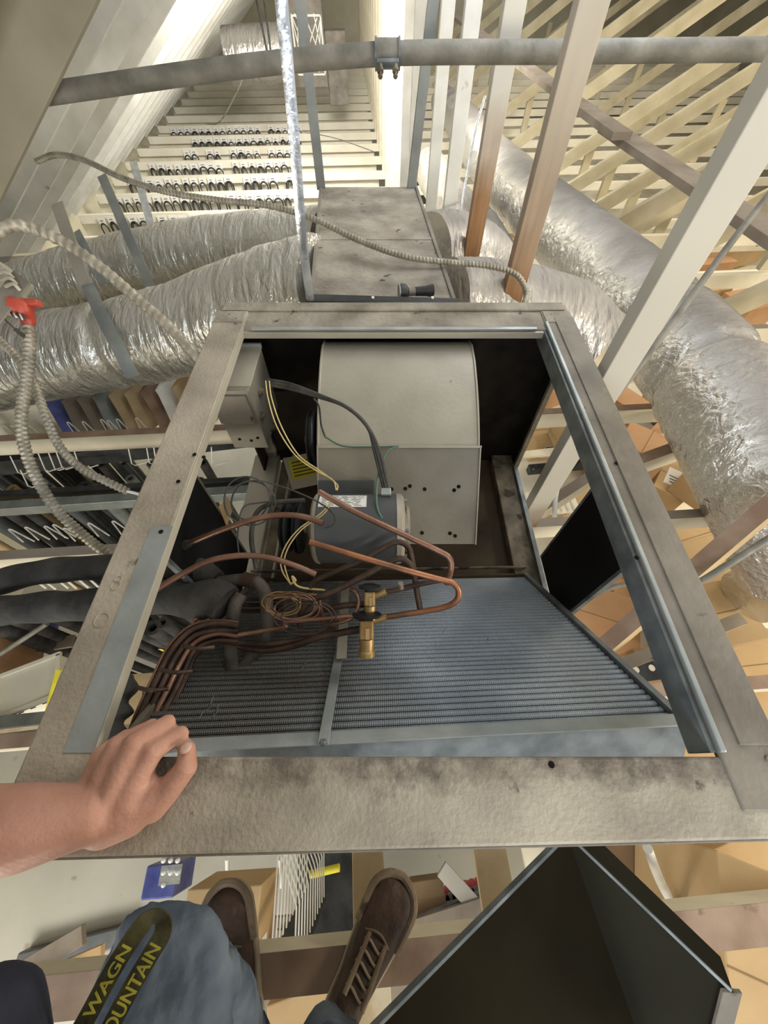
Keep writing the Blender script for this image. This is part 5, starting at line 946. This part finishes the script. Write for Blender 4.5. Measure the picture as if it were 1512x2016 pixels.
rad = {'index': [.0135, .0115, .0092, .0083, .0074], 'middle': [.0140, .0117, .0093, .0084, .0075], 'ring': [.0135, .0112, .0089, .0080, .0072], 'little': [.0130, .0100, .0080, .0072, .0064]}
for f_ in mcp:
    A = P(*st_[f_]); Bq = P(*mcp[f_]); b.capsule([A, A.lerp(Bq, .5), Bq], [rad[f_][0], rad[f_][0] * .97, rad[f_][1]], 16)
    b.capsule([Bq] + [P(*q) for q in rest[f_]], rad[f_][1:], 16)
for s_ in (.25, .5, .75):    # flesh of the palm under the metacarpals
    for f1, f2 in (('index', 'middle'), ('middle', 'ring'), ('ring', 'little')):
        A = P(*st_[f1]).lerp(P(*mcp[f1]), s_); Bq = P(*st_[f2]).lerp(P(*mcp[f2]), s_); b.ball((A + Bq) / 2 + Fv * .004, .0145, 14)
b.capsule([P(205, 1622, .414), P(258, 1600, .418), P(316, 1560, .424)], [.0225, .0225, .0155], 18)
b.capsule([P(300, 1585, .422), P(330, 1556, .424), P(368, 1508, .428), P(368, 1474, .436)], [.017, .0142, .0122, .0094], 18)
b.capsule([P(215, 1612, .412), P(265, 1570, .420), P(280, 1530, .424)], [.022, .022, .014], 16)
# right arm raised beside the camera
shr = Vector((-0.06, -0.36, -0.30)); elr = Vector((0.20, -0.36, -0.22)); wrr = Vector((0.14, -0.16, -0.02))
b.capsule([shr, shr.lerp(elr, .5), elr, elr.lerp(wrr, .5), wrr], [.056, .048, .040, .038, .028], 18); b.ball(wrr + Vector((-.02, .02, .03)), .036, 14, (1, .6, 1.1))
for i in range(4): b.capsule([wrr + Vector((-.02, .03, .02 + .018 * i)), wrr + Vector((-.05, .045, .03 + .018 * i)), wrr + Vector((-.07, .03, .03 + .018 * i))], [.010, .009, .0075], 10)
b.capsule([wrr + Vector((-.01, .0, .03)), wrr + Vector((-.04, -.02, .05)), wrr + Vector((-.07, -.01, .06))], [.012, .010, .008], 10)
# torso, head, legs
hip = Vector((-0.20, -0.74, -0.80)); chest = Vector((-0.24, -0.44, -0.40)); neck = Vector((-0.235, -0.37, -0.22)); head = Vector((-0.23, -0.34, -0.08))
b.capsule([hip, hip.lerp(chest, .5), chest, (sh + shr) / 2], [.135, .125, .135, .10], 22); b.capsule([sh, (sh + shr) / 2, shr], [.055, .08, .055], 18)
b.capsule([chest, neck, head], [.06, .055, .06], 18); b.ball(head + Vector((0, .01, .035)), .10, 22, (.78, .95, 1.15)); b.ball(head + Vector((0, .108, .015)), .018, 12, (.7, 1, 1.2))
for e in (-1, 1): b.ball(head + Vector((.078 * e, 0, .02)), .02, 10, (.4, .8, 1.4))
b.ball(head + Vector((0, .085, -.025)), .022, 12, (1.2, .6, .45))
kl, al = Vector((-0.275, -0.235, -0.765)), Vector((-0.275, -0.47, -1.17)); kr, ar = Vector((0.02, -0.47, -0.74)), Vector((-0.10, -0.46, -1.14))
b.capsule([hip + Vector((-.08, 0, 0)), kl, al, al + Vector((-.01, .03, -.055))], [.08, .052, .034, .028], 18); b.capsule([hip + Vector((.09, 0, 0)), kr, ar, ar + Vector((.01, .03, -.055))], [.08, .052, .034, .028], 18)
body = b.to('body', SKIN, pe, smooth=True); remesh(body, .0027, 3)
hb = M(); hb.ball(head + Vector((0, -.008, .05)), .105, 22, (.80, .95, 1.12)); hb.to('hair', HAIR, pe, smooth=True)
# thumb nail
q = P(366, 1472, .4275); M().ball(q, .0062, 12, (1, 1.2, .35), Matrix.Rotation(math.radians(-33), 3, 'X')).to('thumb_nail', mat('nail', (.58, .38, .33), (.64, .44, .4), .35), pe, smooth=True)
j = M()
j.capsule([hip + Vector((-.08, 0, 0)), hip.lerp(kl, .5) + Vector((-.05, 0, .01)), kl + Vector((-.012, .012, .0)), kl.lerp(al, .5), al + Vector((0, .005, .02))], [.125, .115, .088, .074, .062], 24)
j.capsule([hip + Vector((.09, 0, 0)), hip.lerp(kr, .5) + Vector((.05, 0, .01)), kr, kr.lerp(ar, .5), ar + Vector((0, .0, .03))], [.115, .10, .078, .070, .060], 24)
j.capsule([hip + Vector((-.08, 0, 0)), hip + Vector((.09, 0, 0))], [.14, .14], 24)
jo = j.to('jeans', DENIM, pe, smooth=True); remesh(jo, .005, 3, (0.05, 0.02))
for (aa, kk) in ((al, kl), (ar, kr)):
    dd = (kk - aa).normalized(); M().tube([aa - dd * .035, aa - dd * .005, aa + dd * .03], .0665, 26, 3, rf=lambda t, a, d: 1 + .05 * math.sin(a * 5)).to('jeans_cuff', DENIM, pe, smooth=True)
s = M(); s.capsule([hip + Vector((0, .04, .05)), hip.lerp(chest, .5), chest, (sh + shr) / 2 + Vector((0, 0, -.0))], [.15, .145, .155, .115], 24)
s.capsule([sh.lerp(el, .55), sh, (sh + shr) / 2, shr, shr.lerp(elr, .5)], [.062, .070, .09, .070, .060], 20); s.capsule([chest + Vector((-.02, .05, -.03)), Vector((-.32, -.25, -.50)), Vector((-.345, -.195, -.52))], [.10, .07, .045], 18)
so_ = s.to('shirt', NAVY, pe, smooth=True); remesh(so_, .007, 5, (0.08, 0.02))

def shoe(toe, heel, side, lab, lite):
    toe = Vector(toe); heel = Vector(heel); toe.z = heel.z = ZC + .002; L = (toe - heel).length; X = (toe - heel).normalized(); Z = Vector((0, 0, 1)); Y = Z.cross(X)
    t = thing('shoe', (toe + heel) / 2, lab, 'shoe'); W = 0.052
    def halfw(s):
        return W * (0.62 + 0.10 * math.sin(s * 3) if s < .35 else 0.72 + 0.30 * math.sin((s - .35) / .65 * math.pi * .62)) * (math.sqrt(max(0, 1 - ((s - .82) / .185) ** 2)) if s > .82 else 1) * (math.sqrt(max(0, 1 - ((.10 - s) / .105) ** 2)) if s < .10 else 1)
    ss = [0, .015, .04, .08, .14, .22, .32, .42, .52, .62, .70, .78, .84, .89, .93, .965, .985, 1.0]
    out = [heel + X * L * s_ + Y * max(.002, halfw(s_) + .004) for s_ in ss] + [heel + X * L * s_ - Y * max(.002, halfw(s_) + .004) for s_ in reversed(ss)]
    M().prism(out, Z * .026).to('sole', SOLE, t, smooth=True, bevel=.003)
    # upper: loft
    q = M(); NS = 18
    for s_ in ss:
        hw = max(.001, halfw(s_) - .002); top = (.115 if s_ < .30 else .115 - (.115 - .060) * min(1, (s_ - .30) / .34)) if s_ < .64 else .060 - .012 * (s_ - .64) / .36
        if s_ > .90: top *= math.sqrt(max(.05, 1 - ((s_ - .90) / .104) ** 2)) * .9 + .1
        if s_ < .04: top *= .9
        for k in range(NS + 1):
            a = math.pi * k / NS; c_, s2 = math.cos(a), math.sin(a); q.v.append(heel + X * L * (s_ * .985 + .006) + Y * hw * math.copysign(abs(c_) ** .75, c_) + Z * (.024 + (top - .024) * abs(s2) ** .8))
    for i in range(len(ss) - 1):
        for k in range(NS): a0 = i * (NS + 1) + k; q.f.append((a0, a0 + 1, a0 + NS + 2, a0 + NS + 1))
    up_ = q.to('upper', LEATHER, t, smooth=True)
    # toe rand and side panels in scuffed leather
    rn = M(); pr = [s_ for s_ in ss if s_ >= .62]
    path = [heel + X * L * (s_ * .985 + .006) + Y * halfw(s_) + Z * .034 for s_ in pr[:-1]] + [heel + X * L * 1.0 + Z * .034] + [heel + X * L * (s_ * .985 + .006) - Y * halfw(s_) + Z * .034 for s_ in reversed(pr[:-1])]
    rn.tube(path, .009, 8, 3).to('toe_rand', LEATHER_L, t, smooth=True)
    for sg in (-1, 1):
        M().tube([heel + X * L * s_ + Y * sg * (.020 + .004 * (.6 - s_)) + Z * (z_ + .003) for s_, z_ in ((.34, .113), (.42, .103), (.50, .089), (.58, .074), (.63, .064))], .005, 8, 4).to('eyestay', LEATHER_L, t, smooth=True)
    for i in range(5):
        s_ = .37 + .055 * i; z_ = .116 - (s_ - .30) * .165; c_ = heel + X * L * s_ + Z * z_
        M().tube([c_ + Y * .024 - Z * .004, c_ + Y * .012 + Z * .004 + X * .004, c_ - Y * .012 + Z * .004 - X * .004, c_ - Y * .024 - Z * .004], .0028, 8, 4).to('lace', LACE, t, smooth=True)
    M().tube([heel + X * L * .62 + Y * .03 + Z * .055, heel + X * L * .66 + Z * .066, heel + X * L * .62 - Y * .03 + Z * .055], .003, 8, 6).to('toe_cap_seam', LEATHER_L, t, smooth=True)
shoe((-0.382, -0.235, 0), (-0.262, -0.515, 0), 1, 'brown leather left shoe standing on the chord beside the jeans', True)
shoe((0.045, -0.222, 0), (-0.115, -0.475, 0), 1, 'brown leather right shoe standing on the chord near the dark hood', False)

# lanyard
ly = thing('lanyard', P(230, 1920, .34), 'black lanyard loop with yellow lettering hanging over the jeans', 'lanyard')
def ribbon(pts, wd, m, parent, th=.0016, tw=None):
    path = spline([P(*p) for p in pts], 8); q = M()
    for i, p in enumerate(path):
        dd = (path[min(i + 1, len(path) - 1)] - path[max(i - 1, 0)]).normalized(); s_ = dd.cross(Fv).normalized(); nn_ = s_.cross(dd).normalized()
        if nn_.dot(p) > 0: nn_ = -nn_
        if tw: s_ = Matrix.Rotation(tw(i / (len(path) - 1)), 3, dd) @ s_; nn_ = s_.cross(dd).normalized()
        q.v += [p - s_ * wd / 2, p + s_ * wd / 2, p + s_ * wd / 2 - nn_ * th, p - s_ * wd / 2 - nn_ * th]
    for i in range(len(path) - 1):
        for k in range(4): q.f.append((i * 4 + k, i * 4 + (k + 1) % 4, i * 4 + 4 + (k + 1) % 4, i * 4 + 4 + k))
    n_ = len(path) - 1; q.f += [(3, 2, 1, 0), (n_ * 4, n_ * 4 + 1, n_ * 4 + 2, n_ * 4 + 3)]
    return q.to('ribbon', m, parent, smooth=True)
loop_pts = [(120, 2085, .33), (165, 2015, .333), (208, 1935, .338), (246, 1870, .343), (280, 1822, .348), (304, 1806, .353), (320, 1814, .355), (318, 1842, .352), (296, 1880, .346), (262, 1938, .340), (226, 2005, .335), (190, 2080, .33)]
r1 = ribbon(loop_pts, .0155, STRAPB, ly)
def text_on(txt, a, b_, size, m, parent, flip=False):
    cu = bpy.data.curves.new('t', 'FONT'); cu.body = txt; cu.size = 1; cu.extrude = 0.01; cu.offset = 0.012; ob = bpy.data.objects.new('t', cu); COL.objects.link(ob)
    bpy.context.view_layer.update(); me = bpy.data.meshes.new_from_object(ob.evaluated_get(bpy.context.evaluated_depsgraph_get())); bpy.data.objects.remove(ob)
    xs = [v.co.x for v in me.vertices]; wd = max(xs) - min(xs); x0_ = min(xs); dd = (b_ - a); L = dd.length; dd.normalize(); up = dd.cross(Fv).normalized()
    if dd.cross(up).dot(a) > 0: up = -up
    nn_ = dd.cross(up); nn_ = nn_ if nn_.dot(a) < 0 else -nn_
    for v in me.vertices:
        c = v.co.copy(); v.co = a + dd * ((c.x - x0_) / wd * L) + up * ((c.y - .35) * size) + nn_ * (.0012 + c.z * .02) - ORG[parent.name]
    me.materials.append(m); o = bpy.data.objects.new('lettering', me); COL.objects.link(o); o.parent = parent; ORG[o.name] = ORG[parent.name]
text_on('MOUNTAIN', P(196, 2060, .327), P(308, 1858, .3445), .0150, YPRINT, r1); text_on('& WAGN', P(150, 2040, .328), P(252, 1860, .3405), .0125, YPRINT, r1)

# ================================================================ raise everything so the shop floor is z = 0
for o in bpy.data.objects:
    if o.parent is None: o.location.z += H
